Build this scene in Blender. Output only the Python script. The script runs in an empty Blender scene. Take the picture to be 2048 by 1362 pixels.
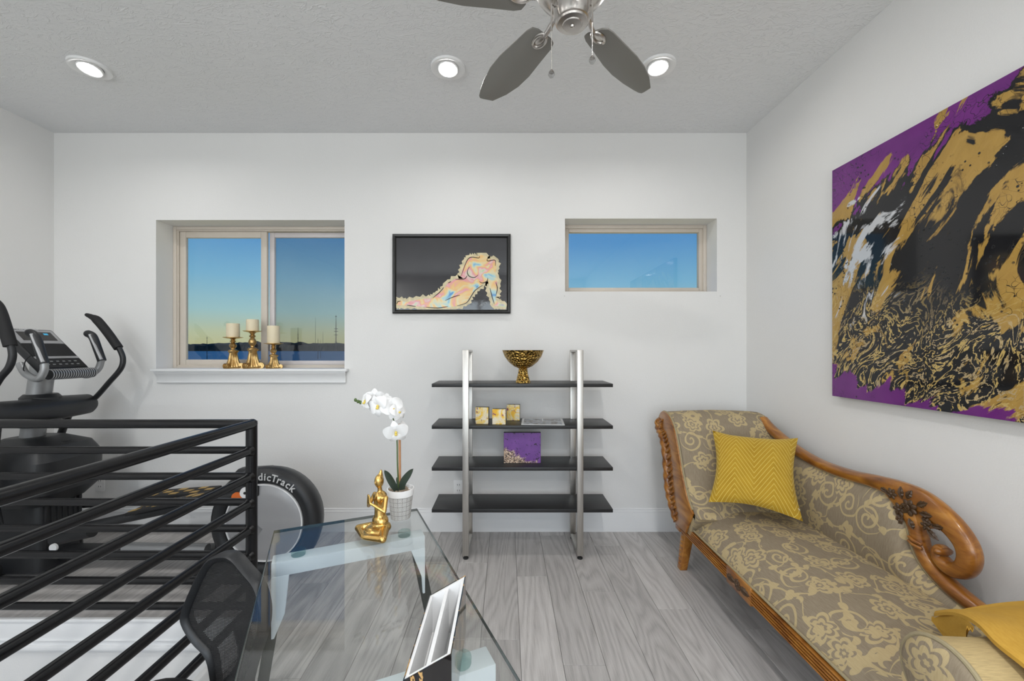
import bpy, bmesh, math, random
from math import sin, cos, pi, radians, sqrt, atan2
from mathutils import Vector, Matrix, noise as mnoise
random.seed(7)
S = bpy.context.scene
COL = S.collection

# ------------------------------------------------------------------ camera
F, CX, CY, CAMZ = 830.0, 1013.0, 699.0, 1.355
cam_d = bpy.data.cameras.new('camera'); cam = bpy.data.objects.new('camera', cam_d); COL.objects.link(cam)
cam.location = (0, 0, CAMZ); cam.rotation_euler = (pi/2, 0, 0)
cam_d.sensor_fit = 'HORIZONTAL'; cam_d.sensor_width = 36; cam_d.lens = 36*F/2048
cam_d.shift_x = (1024-CX)/2048; cam_d.shift_y = (CY-681)/2048
cam_d.clip_start = 0.02; cam_d.clip_end = 6000
S.camera = cam
# ------------------------------------------------------------------ world / exposure
S.view_settings.view_transform = 'Standard'; S.view_settings.look = 'None'
S.view_settings.exposure = 0.0; S.view_settings.gamma = 1.0; S.view_settings.use_curve_mapping = False
def lin(r, g, b):
    f = lambda c: (c/255/12.92) if c/255 <= .04045 else ((c/255+.055)/1.055)**2.4
    return (f(r), f(g), f(b), 1)
W = bpy.data.worlds.new('dusk_sky'); S.world = W; W.use_nodes = True
wn = W.node_tree; wn.nodes.clear()
wo = wn.nodes.new('ShaderNodeOutputWorld'); wb = wn.nodes.new('ShaderNodeBackground')
tc = wn.nodes.new('ShaderNodeTexCoord'); sp = wn.nodes.new('ShaderNodeSeparateXYZ'); rp_ = wn.nodes.new('ShaderNodeValToRGB')
wn.links.new(tc.outputs['Generated'], sp.inputs[0]); wn.links.new(sp.outputs['Z'], rp_.inputs[0])
wn.links.new(rp_.outputs[0], wb.inputs[0]); wn.links.new(wb.outputs[0], wo.inputs[0])
cr = rp_.color_ramp
cr.elements[0].position = 0.0; cr.elements[0].color = lin(196, 190, 142)
cr.elements[1].position = 1.0; cr.elements[1].color = lin(48, 104, 178)
for p_, c_ in ((.035, (190, 198, 165)), (.08, (160, 200, 205)), (.15, (122, 182, 216)), (.24, (84, 150, 208)), (.4, (70, 134, 200))):
    e = cr.elements.new(p_); e.color = lin(*c_)
wb.inputs[1].default_value = .92
LAMP_STRENGTH_NEAR, LAMP_STRENGTH_FAR = 190.0, 740.0     # glowing lenses of the downlights in view and of the added unseen ones

# daylight entering through the wide window in the wall behind the viewer
ad = bpy.data.lights.new('rear_window_daylight', 'AREA'); ad.shape = 'RECTANGLE'; ad.size = 4.2; ad.size_y = 2.0; ad.energy = 100; ad.color = (.86, .93, 1.0)
al_ = bpy.data.objects.new('rear_window_daylight', ad); COL.objects.link(al_); al_.location = (-.6, -2.99, 1.45); al_.rotation_euler = (radians(90), 0, 0)

# ------------------------------------------------------------------ helpers
def at(px, py, Y): return Vector(((px-CX)/F*Y, Y, CAMZ-(py-CY)/F*Y))
def yz(px, py, x):
    Y = x*F/(px-CX); return (Y, CAMZ-(py-CY)/F*Y)

class MB:
    def __init__(s): s.v = []; s.f = []; s.uv = {}
    def add(s, vs, fs, uvs=None):
        o = len(s.v); s.v += [Vector(p) for p in vs]
        for i, f in enumerate(fs):
            s.f.append(tuple(o+k for k in f))
            if uvs: s.uv[len(s.f)-1] = [uvs[k] for k in f]
        return s
    def box(s, a, b, M=None):
        x0, y0, z0 = a; x1, y1, z1 = b
        vs = [(x0,y0,z0),(x1,y0,z0),(x1,y1,z0),(x0,y1,z0),(x0,y0,z1),(x1,y0,z1),(x1,y1,z1),(x0,y1,z1)]
        if M: vs = [M @ Vector(p) for p in vs]
        return s.add(vs, [(3,2,1,0),(4,5,6,7),(0,1,5,4),(1,2,6,5),(2,3,7,6),(3,0,4,7)])
    def loft(s, rings, closed=True, caps=True, uvs=None, loop=False):
        n = len(rings[0]); vs = [p for r in rings for p in r]; fs = []; m = len(rings)
        for i in range(m if loop else m-1):
            i2 = (i+1) % m
            for j in range(n if closed else n-1):
                k = (j+1) % n
                fs.append((i*n+j, i*n+k, i2*n+k, i2*n+j))
        fl = None
        if uvs: fl = [q for r in uvs for q in r]
        o = len(s.v); s.add(vs, fs, fl)
        if caps and closed and not loop:
            s.f.append(tuple(o+j for j in reversed(range(n)))); s.f.append(tuple(o+(m-1)*n+j for j in range(n)))
        return s
    def tube(s, pts, r, seg=10, caps=True, loop=False, flat=None):
        pts = [Vector(p) for p in pts]; n = len(pts)
        rs = r if isinstance(r, (list, tuple)) else [r]*n
        rings = []; up = None
        for i, p in enumerate(pts):
            if loop: t = pts[(i+1) % n]-pts[i-1]
            else: t = pts[min(i+1, n-1)]-pts[max(i-1, 0)]
            t.normalize()
            if up is None:
                a = Vector((0,0,1)) if abs(t.z) < .9 else Vector((1,0,0))
                up = (a - t*a.dot(t)).normalized()
            else:
                up = up - t*up.dot(t)
                up = up.normalized() if up.length > 1e-6 else Vector((1,0,0))
            sd = t.cross(up)
            rings.append([p + (up*cos(2*pi*j/seg) + sd*sin(2*pi*j/seg))*rs[i] for j in range(seg)])
        return s.loft(rings, caps=caps, loop=loop)
    def cyl(s, a, b, r, seg=16): return s.tube([a, b], r, seg)
    def lathe(s, prof, c=(0,0,0), seg=28, M=None):
        rings = []
        for r, z in prof:
            ring = [Vector((r*cos(2*pi*j/seg), r*sin(2*pi*j/seg), z)) for j in range(seg)]
            ring = [(M @ p if M else p)+Vector(c) for p in ring]
            rings.append(ring)
        return s.loft(rings)
    def ell(s, c, r, seg=14, M=None):
        rings = []
        n = max(6, seg//2)
        for i in range(n+1):
            a = -pi/2+pi*i/n; q = max(cos(a), .02)
            ring = [Vector((r[0]*q*cos(2*pi*j/seg), r[1]*q*sin(2*pi*j/seg), r[2]*sin(a))) for j in range(seg)]
            rings.append([(M @ p if M else p)+Vector(c) for p in ring])
        return s.loft(rings)
    def prism(s, pts, f0, f1):
        # pts 2D -> f0(p), f1(p) give the two 3D copies
        n = len(pts); vs = [f0(p) for p in pts]+[f1(p) for p in pts]
        fs = [tuple(reversed(range(n))), tuple(range(n, 2*n))]+[(j, (j+1) % n, n+(j+1) % n, n+j) for j in range(n)]
        return s.add(vs, fs)
    def grid(s, fn, nu, nv, uvfn=None):
        vs = []; us = []
        for i in range(nu+1):
            for j in range(nv+1):
                vs.append(fn(i/nu, j/nv)); us.append(uvfn(i/nu, j/nv) if uvfn else (i/nu, j/nv))
        fs = [(i*(nv+1)+j, (i+1)*(nv+1)+j, (i+1)*(nv+1)+j+1, i*(nv+1)+j+1) for i in range(nu) for j in range(nv)]
        return s.add(vs, fs, us)
    def xf(s, M): s.v = [M @ p for p in s.v]; return s

def catmull(pts, n=6, closed=False):
    P = [Vector(p) for p in pts]; out = []; m = len(P)
    rng = range(m if closed else m-1)
    for i in rng:
        g = lambda k: P[k % m] if closed else P[min(max(k, 0), m-1)]
        p0, p1, p2, p3 = g(i-1), g(i), g(i+1), g(i+2)
        for k in range(n):
            t = k/n
            out.append(.5*((2*p1)+(p2-p0)*t+(2*p0-5*p1+4*p2-p3)*t*t+(3*p1-p0-3*p2+p3)*t**3))
    if not closed: out.append(P[-1])
    return out

def obj(name, mb, mat, parent=None, bevel=0, sharp=38, local=False, flat=False, recalc=True, seg=2):
    me = bpy.data.meshes.new(name)
    off = Vector((0,0,0))
    if parent is not None and not local:
        q = parent
        while q is not None: off += q.location; q = q.parent
    me.from_pydata([p-off for p in mb.v], [], mb.f)
    if mb.uv:
        ul = me.uv_layers.new(name='UVMap')
        for pi_, poly in enumerate(me.polygons):
            if pi_ in mb.uv:
                for k, li in enumerate(poly.loop_indices): ul.data[li].uv = mb.uv[pi_][k]
    bm = bmesh.new(); bm.from_mesh(me)
    if recalc: bmesh.ops.recalc_face_normals(bm, faces=bm.faces)
    if bevel:
        es = [e for e in bm.edges if len(e.link_faces) == 2 and e.calc_face_angle(0) > .5]
        bmesh.ops.bevel(bm, geom=es, offset=bevel, segments=seg, affect='EDGES', profile=.5, clamp_overlap=True)
    bm.to_mesh(me); bm.free()
    if not flat:
        for p in me.polygons: p.use_smooth = True
        me.set_sharp_from_angle(angle=radians(sharp))
    mats = mat if isinstance(mat, list) else [mat]
    for m in mats: me.materials.append(m)
    o = bpy.data.objects.new(name, me); COL.objects.link(o)
    if parent is not None: o.parent = parent
    return o
def thing(name, label, cat, loc=(0,0,0), rotz=0, group=None):
    o = bpy.data.objects.new(name, None); COL.objects.link(o); o.empty_display_size = .1
    o.location = loc; o.rotation_euler = (0,0,rotz); o['label'] = label; o['category'] = cat
    if group: o['group'] = group
    return o
def tag(o, label, cat, group=None):
    o['label'] = label; o['category'] = cat
    if group: o['group'] = group
    return o
def struct(o, label=None, cat=None):
    o['kind'] = 'structure'
    if label: o['label'] = label
    if cat: o['category'] = cat
    return o
def sroot(name, label, loc):
    o = bpy.data.objects.new(name, None); COL.objects.link(o); o.location = loc
    return struct(o, label)

# ------------------------------------------------------------------ materials
class NT:
    def __init__(s, name):
        s.m = bpy.data.materials.new(name); s.m.use_nodes = True; s.t = s.m.node_tree
        s.b = s.t.nodes['Principled BSDF']; s.o = s.t.nodes['Material Output']
    def n(s, typ, **kw):
        nd = s.t.nodes.new('ShaderNode'+typ)
        for k, v in kw.items(): setattr(nd, k, v)
        return nd
    def l(s, a, b): s.t.links.new(a, b)
    def math(s, op, a, b=None, c=None):
        nd = s.n('Math', operation=op)
        for i, x in enumerate((a, b, c)):
            if x is None: continue
            if isinstance(x, (int, float)): nd.inputs[i].default_value = x
            else: s.l(x, nd.inputs[i])
        return nd.outputs[0]
    def mix(s, fac, a, b):
        nd = s.n('Mix', data_type='RGBA')
        for i, x in ((0, fac), (6, a), (7, b)):
            if isinstance(x, (int, float)): nd.inputs[i].default_value = x
            elif isinstance(x, tuple): nd.inputs[i].default_value = x
            else: s.l(x, nd.inputs[i])
        return nd.outputs[2]
    def noise(s, vec, scale, detail=3, rough=.5, dist=0):
        nd = s.n('TexNoise'); nd.inputs['Scale'].default_value = scale; nd.inputs['Detail'].default_value = detail
        nd.inputs['Roughness'].default_value = rough; nd.inputs['Distortion'].default_value = dist
        if vec is not None: s.l(vec, nd.inputs['Vector'])
        return nd.outputs[0]
    def coord(s, kind='Object', scale=(1,1,1), rot=(0,0,0), loc=(0,0,0)):
        t = s.n('TexCoord'); m = s.n('Mapping'); m.inputs['Scale'].default_value = scale
        m.inputs['Rotation'].default_value = rot; m.inputs['Location'].default_value = loc
        s.l(t.outputs[kind], m.inputs[0]); return m.outputs[0]
    def ramp(s, fac, stops, interp='LINEAR'):
        nd = s.n('ValToRGB'); r = nd.color_ramp; r.interpolation = interp
        r.elements[0].position, r.elements[0].color = stops[0]
        r.elements[1].position, r.elements[1].color = stops[-1]
        for p, c in stops[1:-1]:
            e = r.elements.new(p); e.color = c
        if fac is not None: s.l(fac, nd.inputs[0])
        return nd.outputs[0]
    def bump(s, h, strength=.2, dist=.01):
        nd = s.n('Bump'); nd.inputs['Strength'].default_value = strength; nd.inputs['Distance'].default_value = dist
        s.l(h, nd.inputs['Height']); s.l(nd.outputs[0], s.b.inputs['Normal'])
    def set(s, col=None, rough=None, metal=None, spec=None):
        if col is not None:
            if isinstance(col, tuple): s.b.inputs['Base Color'].default_value = col
            else: s.l(col, s.b.inputs['Base Color'])
        if rough is not None:
            if isinstance(rough, (int, float)): s.b.inputs['Roughness'].default_value = rough
            else: s.l(rough, s.b.inputs['Roughness'])
        if metal is not None: s.b.inputs['Metallic'].default_value = metal
        if spec is not None: s.b.inputs['Specular IOR Level'].default_value = spec
        return s
def simple(name, col, rough=.5, metal=0, var=.06, vscale=8, bump=0, bscale=60, spec=None, stretch=(1,1,1)):
    t = NT(name); v = t.coord('Object', stretch)
    nz = t.noise(v, vscale, 4)
    c2 = tuple(max(0, c*(1-var*2)) for c in col[:3])+(1,); c1 = tuple(min(1, c*(1+var)) for c in col[:3])+(1,)
    t.set(t.mix(nz, c2, c1), rough, metal, spec)
    if bump: t.bump(t.noise(v, bscale, 5), bump, .01)
    return t.m
M = {}
def mk_wall(name, col, bscale, bst):
    t = NT(name); v = t.coord('Object')
    t.set(t.mix(t.noise(v, 1.5, 3), tuple(c*.97 for c in col[:3])+(1,), col), .75, 0, .25)
    t.bump(t.noise(v, bscale, 3, .6), bst, .01); return t.m
M['wall'] = mk_wall('wall_paint', (.80, .795, .785, 1), 130, .12)
def mk_ceiling():
    t = NT('ceiling_texture'); v = t.coord('Object', (1, 1.7, 1))
    t.set((.80, .805, .81, 1), .8, 0, .2)
    n1 = t.noise(v, 9, 3, .5, 1.8); n2 = t.noise(v, 30, 3, .6, 1.0)
    r = t.ramp(t.math('ABSOLUTE', t.math('SUBTRACT', n1, .5)), [(.0, (1,1,1,1)), (.045, (0,0,0,1))])
    t.bump(t.math('ADD', r, t.math('MULTIPLY', n2, .7)), .30, .010); return t.m
M['ceiling'] = mk_ceiling()
M['trim'] = simple('white_trim', (.80, .805, .81, 1), .4, var=.01)
def mk_planks():
    t = NT('grey_wood_plank'); oi = t.n('ObjectInfo'); tcn = t.n('TexCoord')
    cb = t.n('CombineXYZ'); t.l(t.math('MULTIPLY', oi.outputs['Random'], 37.0), cb.inputs[0]); t.l(t.math('MULTIPLY', oi.outputs['Random'], 91.0), cb.inputs[1])
    va = t.n('VectorMath', operation='ADD'); t.l(tcn.outputs['Object'], va.inputs[0]); t.l(cb.outputs[0], va.inputs[1])
    mp = t.n('Mapping'); mp.inputs['Scale'].default_value = (9, 1.1, 1); t.l(va.outputs[0], mp.inputs[0])
    mp2 = t.n('Mapping'); mp2.inputs['Scale'].default_value = (90, 3.5, 1); t.l(va.outputs[0], mp2.inputs[0])
    # cathedral grain: rings of a slowly varying field
    base = t.noise(mp.outputs[0], .55, 2, .4, .3)
    rings = t.math('FRACT', t.math('MULTIPLY', base, 16.0))
    tri = t.math('ABSOLUTE', t.math('SUBTRACT', rings, .5))
    fine = t.noise(mp2.outputs[0], 2.2, 5, .65)
    g = t.math('ADD', t.math('MULTIPLY', tri, .55), t.math('MULTIPLY', fine, .75))
    c = t.ramp(g, [(.22, (.34, .322, .312, 1)), (.5, (.50, .478, .465, 1)), (.8, (.61, .588, .574, 1))])
    tone = t.math('ADD', .86, t.math('MULTIPLY', oi.outputs['Random'], .26))
    mul = t.n('Mix', data_type='RGBA', blend_type='MULTIPLY'); mul.inputs[0].default_value = 1
    t.l(c, mul.inputs[6]); cmb = t.n('CombineColor')
    for i in range(3): t.l(tone, cmb.inputs[i])
    t.l(cmb.outputs[0], mul.inputs[7])
    t.set(mul.outputs[2], .42, 0, .4); t.bump(fine, .12, .003); return t.m
M['plank'] = mk_planks()
M['subfloor'] = simple('dark_joint', (.06, .056, .054, 1), .8)
M['rail'] = simple('black_rail_paint', (.007, .007, .008, 1), .24, 0, .1, 3, spec=.35)
M['beige'] = simple('beige_vinyl_frame', (.64, .575, .50, 1), .45, var=.03)
M['screenbar'] = simple('screen_frame', (.66, .62, .62, 1), .4, 0, .03)
def mk_glass(name, tint, ior=1.5, rough=0.0):
    t = NT(name); t.t.nodes.remove(t.b)
    fr = t.n('Fresnel'); ge = t.n('NewGeometry')       # same reflectance from both sides of the sheet
    t.l(t.math('ADD', ior, t.math('MULTIPLY', ge.outputs['Backfacing'], 1/ior-ior)), fr.inputs[0])
    tr = t.n('BsdfTransparent'); tr.inputs[0].default_value = tint
    gl = t.n('BsdfGlossy'); gl.inputs['Roughness'].default_value = rough
    mx = t.n('MixShader'); t.l(fr.outputs[0], mx.inputs[0]); t.l(tr.outputs[0], mx.inputs[1]); t.l(gl.outputs[0], mx.inputs[2])
    t.l(mx.outputs[0], t.o.inputs[0]); return t.m
M['pane'] = mk_glass('window_glass', (.97, .985, .98, 1))
M['deskglass'] = mk_glass('desk_glass', (.91, .922, .915, 1), 1.50)
M['standoff'] = mk_glass('standoff_glass', (.80, .90, .88, 1), 1.5)
def mk_screen():
    t = NT('insect_screen'); t.t.nodes.remove(t.b)
    tr = t.n('BsdfTransparent'); tr.inputs[0].default_value = (1,1,1,1)
    df = t.n('BsdfDiffuse'); df.inputs[0].default_value = (.02, .022, .024, 1)
    mx = t.n('MixShader'); mx.inputs[0].default_value = .20
    t.l(tr.outputs[0], mx.inputs[1]); t.l(df.outputs[0], mx.inputs[2]); t.l(mx.outputs[0], t.o.inputs[0]); return t.m
M['screen'] = mk_screen()
M['gold'] = simple('polished_gold', (.72, .46, .15, 1), .24, 1, .05, 12)
M['goldold'] = simple('antique_gold', (.64, .43, .18, 1), .34, 1, .3, 40, .15, 90)
def mk_hammer():
    t = NT('hammered_gold'); v = t.coord('Object'); t.set((.56, .36, .10, 1), .27, 1)
    vo = t.n('TexVoronoi', feature='SMOOTH_F1'); vo.inputs['Scale'].default_value = 75; t.l(v, vo.inputs['Vector'])
    t.bump(vo.outputs['Distance'], 1.0, .02); return t.m
M['hammer'] = mk_hammer()
M['candle'] = simple('cream_wax', (.80, .70, .50, 1), .5, 0, .04, 20)
M['wick'] = simple('wick', (.05, .04, .03, 1), .9)
M['steel'] = simple('brushed_steel', (.55, .53, .50, 1), .34, 1, .12, 6, .06, 40, stretch=(30, 30, 1))
M['nickel'] = simple('brushed_nickel', (.58, .55, .52, 1), .27, 1, .06, 10)
M['blackwood'] = simple('black_shelf_laminate', (.014, .014, .015, 1), .38, 0, .15, 6)
M['black'] = simple('black_plastic', (.018, .019, .021, 1), .42, 0, .12, 6, .05, 200)
M['blackmatte'] = simple('black_rubber', (.012, .012, .013, 1), .75, 0, .1, 6)
M['silver'] = simple('silver_plastic', (.42, .42, .43, 1), .38, .4, .04, 4)
M['greymetal'] = simple('grey_painted_metal', (.34, .345, .35, 1), .38, .5, .04, 6)
M['letter'] = simple('pale_lettering', (.66, .66, .66, 1), .5, 0, .02)
M['white'] = simple('white_plastic', (.86, .86, .86, 1), .4, 0, .02)
M['desk'] = simple('pale_powder_coat', (.80, .88, .94, 1), .35, 0, .02)
M['desklegdark'] = simple('dark_steel_leg', (.045, .047, .042, 1), .5, 0, .1)
M['bladegrey'] = simple('grey_fan_blade', (.215, .207, .190, 1), .45, 0, .04, 3)
M['crystal'] = mk_glass('crystal', (.85, .85, .85, 1), 1.9)
def emis(name, col, s):
    t = NT(name); t.t.nodes.remove(t.b); e = t.n('Emission'); e.inputs[0].default_value = col; e.inputs[1].default_value = s
    t.l(e.outputs[0], t.o.inputs[0]); return t.m
M['lampnear'] = emis('lit_lens', (1, .985, .96, 1), LAMP_STRENGTH_NEAR)
M['lampfar'] = emis('added_fill_lens', (1, .985, .96, 1), LAMP_STRENGTH_FAR)

# ------------------------------------------------------------------ room shell
XL, XR, YB, YR, ZC = -3.38, 1.793, 3.10, -2.9, 2.972
W1 = (-2.618, -1.21, 1.198, 2.322); W2 = (.437, 1.572, 1.788, 2.333)   # x0 x1 z0 z1
RD = .155
def wall_holes(mb, xs, zs, holes, y0, y1):
    inh = lambda x, z: any(h[0] < x < h[1] and h[2] < z < h[3] for h in holes)
    for i in range(len(xs)-1):
        for j in range(len(zs)-1):
            if inh((xs[i]+xs[i+1])/2, (zs[j]+zs[j+1])/2): continue
            for y in (y0, y1):
                mb.add([(xs[i],y,zs[j]),(xs[i+1],y,zs[j]),(xs[i+1],y,zs[j+1]),(xs[i],y,zs[j+1])], [(0,1,2,3) if y == y0 else (3,2,1,0)])
    for a, b, c, d in holes:
        mb.add([(a,y0,c),(b,y0,c),(b,y0,d),(a,y0,d),(a,y1,c),(b,y1,c),(b,y1,d),(a,y1,d)], [(0,4,5,1),(2,6,7,3),(0,3,7,4),(1,5,6,2)])
mb = MB()
xs = sorted({XL-.2, XR+.2, W1[0], W1[1], W2[0], W2[1]}); zs = sorted({-3.0, ZC+.1, W1[2], W1[3], W2[2], W2[3]})
wall_holes(mb, xs, zs, [W1, W2], YB, YB+.26)
struct(obj('wall_back', mb, M['wall'], recalc=False, flat=True), 'pale grey painted end wall with two recessed windows')
struct(obj('wall_right', MB().box((XR, YR, -.1), (XR+.2, YB, ZC+.1)), M['wall']), 'pale grey side wall carrying the large poured painting')
struct(obj('wall_left', MB().box((XL-.2, YR, -3.0), (XL, YB, ZC+.1)), M['wall']), 'pale grey wall at the far left behind the elliptical')
W3 = (-2.7, 1.5, .45, 2.45)
mb = MB(); wall_holes(mb, sorted({XL-.2, XR+.2, W3[0], W3[1]}), sorted({-3.0, ZC+.1, W3[2], W3[3]}), [W3], YR-.2, YR)
struct(obj('wall_rear', mb, M['wall'], recalc=False, flat=True), 'pale wall behind the viewer')
# ceiling with round holes is kept whole; fixtures are surface trims
struct(obj('ceiling', MB().box((XL-.2, YR-.2, ZC), (XR+.2, YB, ZC+.12)), M['ceiling']), 'grey white ceiling with brushed skip trowel texture')
# floor: joists slab with stairwell hole, planks on top
HX, HY0, HY1 = -1.25, -1.3, 2.10
fl = MB()
fl.box((HX+.0, YR, -.14), (XR, YB, -.010)); fl.box((XL, HY1, -.14), (HX, YB, -.010)); fl.box((XL, YR, -.14), (HX, HY0, -.010))
floor = struct(obj('floor', fl, M['subfloor'], flat=True), 'grey oak plank floor of the loft')
def planks():
    regs = [(HX+.07, XR, YR, YB), (XL, HX+.07, HY1, YB), (XL, HX+.07, YR, HY0)]
    pw, pl = .182, 1.24; gap = .0007; k = 0
    c0 = int(math.floor((XL)/pw))-1
    for ci in range(c0, int(XR/pw)+2):
        x0 = ci*pw+.062; x1 = x0+pw; offs = (ci*.437 % 1)*pl
        for ri in range(-5, 5):
            y0 = ri*pl+offs; y1 = y0+pl
            for (ra, rb, rc, rd) in regs:
                a, b, c, d = max(x0, ra), min(x1, rb), max(y0, rc), min(y1, rd)
                if b-a < .012 or d-c < .012: continue
                m = MB(); a += gap; b -= gap; c += gap; d -= gap; t = .0010
                cx, cy = (a+b)/2, (c+d)/2
                lo = [(a-cx,c-cy,-.011),(b-cx,c-cy,-.011),(b-cx,d-cy,-.011),(a-cx,d-cy,-.011)]
                mi = [(p[0],p[1],-t) for p in lo]
                hi = [(a-cx+t,c-cy+t,0),(b-cx-t,c-cy+t,0),(b-cx-t,d-cy-t,0),(a-cx+t,d-cy-t,0)]
                m.loft([lo, mi, hi])
                o = obj('plank', m, M['plank'], floor, flat=True, local=True); o.location = (cx, cy, 0)
planks()
# baseboards (moulded profile)
bp = [(0,0),(.016,0),(.016,.125),(.013,.132),(.013,.150),(.009,.156),(.009,.166),(0,.172)]
def baseb(name, f, label):
    m = MB(); m.prism(bp, lambda p: f(p, 0), lambda p: f(p, 1)); return struct(obj(name, m, M['trim'], sharp=25), label)
baseb('baseboard_back', lambda p, e: (XL if e == 0 else XR, YB-p[0], p[1]), 'tall white moulded skirting along the window wall')
baseb('baseboard_right', lambda p, e: (XR-p[0], YR if e == 0 else YB, p[1]), 'white skirting along the right wall behind the chaise')
baseb('baseboard_left', lambda p, e: (XL+p[0], HY1 if e == 0 else YB, p[1]), 'white skirting along the left wall')
# stairwell: fascia trim and lower walls
m = MB()
m.box((XL, HY1-.018, -.165), (HX, HY1, .0)); m.box((XL, HY1-.026, -.012), (HX, HY1-.002, .004)); m.box((XL, HY1-.030, -.150), (HX, HY1-.002, -.128)); m.box((XL, HY1-.024, -.108), (HX, HY1-.002, -.098))
struct(obj('trim_1', m, M['trim'], bevel=.003), 'white moulded fascia below the floor edge at the far side of the stair opening')
m = MB(); m.box((HX-.018, HY0, -.165), (HX, HY1-.03, .0)); m.box((HX-.03, HY0, .0), (HX+.07, HY1-.0, .012)); m.box((HX-.03, HY0, -.150), (HX-.002, HY1-.03, -.128))
struct(obj('trim_2', m, M['trim'], bevel=.003), 'white cap board along the stair opening under the long railing')
m = MB(); m.box((XL, HY1+.0, -3.0), (HX+.1, HY1+.15, -.14)); m.box((HX+.0, HY0, -3.0), (HX+.15, HY1, -.14)); m.box((XL, HY0-.15, -3.0), (HX+.1, HY0, -.14))
struct(obj('wall_stairwell', m, M['wall'], flat=True), 'pale drywall inside the stair opening')
struct(obj('floor_lower', MB().box((XL-.2, HY0-.2, -3.1), (HX+.2, HY1+.2, -3.0)), M['subfloor'], flat=True), 'floor at the bottom of the stair opening')

# ------------------------------------------------------------------ windows
def frame_bars(mb, x0, x1, z0, z1, y0, y1, w):
    mb.box((x0, y0, z0), (x0+w, y1, z1)); mb.box((x1-w, y0, z0), (x1, y1, z1))
    mb.box((x0+w, y0, z1-w), (x1-w, y1, z1)); mb.box((x0+w, y0, z0), (x1-w, y1, z0+w)); return mb
yf = YB+RD
w1 = sroot('window_1', 'wide sliding window with beige frame over the moulded sill', (-1.91, yf, W1[2]))
a, b, c, d = W1
obj('outer_frame', frame_bars(MB(), a+.001, b-.001, c+.001, d-.001, yf, yf+.09, .026), M['beige'], w1, bevel=.003)
obj('frame_lip', frame_bars(MB(), a+.026, b-.026, c+.026, d-.026, yf+.012, yf+.03, .010), M['beige'], w1, bevel=.002)
XM = at(530, 0, yf).x
o = obj('sash', frame_bars(MB(), a+.037, XM+.002, c+.030, d-.036, yf+.022, yf+.05, .048), M['beige'], w1, bevel=.004); o['label'] = 'sliding left sash'
obj('pane', MB().box((a+.08, yf+.034, c+.07), (XM-.04, yf+.038, d-.08)), M['pane'], o)
o = obj('fixed_sash', frame_bars(MB(), XM+.004, b-.027, c+.028, d-.034, yf+.052, yf+.08, .040), M['screenbar'], w1, bevel=.004)
obj('pane', MB().box((XM+.04, yf+.070, c+.06), (b-.06, yf+.074, d-.07)), M['pane'], o)
o = obj('insect_screen', MB().box((XM+.042, yf+.0805, c+.062), (b-.062, yf+.0812, d-.072)), M['screen'], w1)
o['label'] = 'dark insect screen over the right half'
w2 = sroot('window_2', 'small high picture window with beige frame above the bookshelf', (1.0, yf, W2[2]))
a, b, c, d = W2
obj('outer_frame', frame_bars(MB(), a+.001, b-.001, c+.001, d-.001, yf, yf+.09, .026), M['beige'], w2, bevel=.003)
obj('inner_frame', frame_bars(MB(), a+.024, b-.024, c+.024, d-.024, yf+.014, yf+.06, .030), M['beige'], w2, bevel=.004)
obj('pane', MB().box((a+.05, yf+.038, c+.05), (b-.05, yf+.042, d-.05)), M['pane'], w2)
w3 = sroot('window_3', 'wide window in the wall behind the viewer', (-.6, YR, W3[2]))
a, b, c, d = W3
obj('outer_frame', frame_bars(MB(), a+.001, b-.001, c+.001, d-.001, YR-.08, YR-.02, .05), M['beige'], w3, bevel=.003)
obj('mullion', MB().box((-.63, YR-.075, c+.05), (-.57, YR-.025, d-.05)), M['beige'], w3)
# moulded sill
sx0, sx1, sz = at(301, 0, 3.05).x, at(693, 0, 3.05).x, W1[2]
m = MB(); m.box((sx0+.0, 3.045, sz-.006), (sx1, YB+RD, sz+.014))
prof = [(0,-.006),(.042,-.006),(.040,-.018),(.030,-.030),(.020,-.050),(.018,-.078),(.022,-.086),(.018,-.094),(0,-.094)]
m.prism(prof, lambda p: (sx0+.012+max(0,.04-p[0])*.3, YB-p[0], sz+p[1]), lambda p: (sx1-.012-max(0,.04-p[0])*.3, YB-p[0], sz+p[1]))
struct(obj('trim_3', m, M['trim'], bevel=.0025, sharp=30), 'white moulded sill under the wide sliding window')
# ------------------------------------------------------------------ outside: water, far shore, masts
def mk_water():
    t = NT('lake_water'); v = t.coord('Object', (1, .35, 1)); n = t.noise(v, .5, 4)
    t.set(t.mix(n, (.13, .24, .32, 1), (.19, .32, .40, 1)), .5, 0, .12); t.bump(n, .4, .3); return t.m
wat = obj('lake_water', MB().box((-3200, 30, -4.6), (2200, 1497, -4.4)), mk_water(), flat=True)
wat['kind'] = 'stuff'; wat['label'] = 'blue lake water seen through the windows'; wat['category'] = 'water'
shore = MB()
rnd = random.Random(3); rows = []
nseg = 420
for lay in range(4):
    ring = []
    for i in range(nseg+1):
        x = -2600+4000*i/nseg
        h = 30+6*mnoise.noise((x*.004, lay*3.1, 0))+5*mnoise.noise((x*.03, lay, 4))+3*mnoise.noise((x*.12, lay, 9))
        z = (-4.6, -4.4+h*.75, -4.4+h, -4.6)[lay]; y = (1500, 1502, 1512, 1540)[lay]
        ring.append(Vector((x, y+rnd.uniform(-2, 2), z)))
    rows.append(ring)
shore.loft(rows, closed=False, caps=False)
sh = obj('far_shore_trees', shore, simple('distant_trees', (.022, .034, .034, 1), .9, 0, .3, .05), flat=True)
sh['kind'] = 'stuff'; sh['label'] = 'dark line of trees on the far shore'; sh['category'] = 'trees'
mm = simple('mast_steel', (.05, .05, .055, 1), .6)
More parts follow.
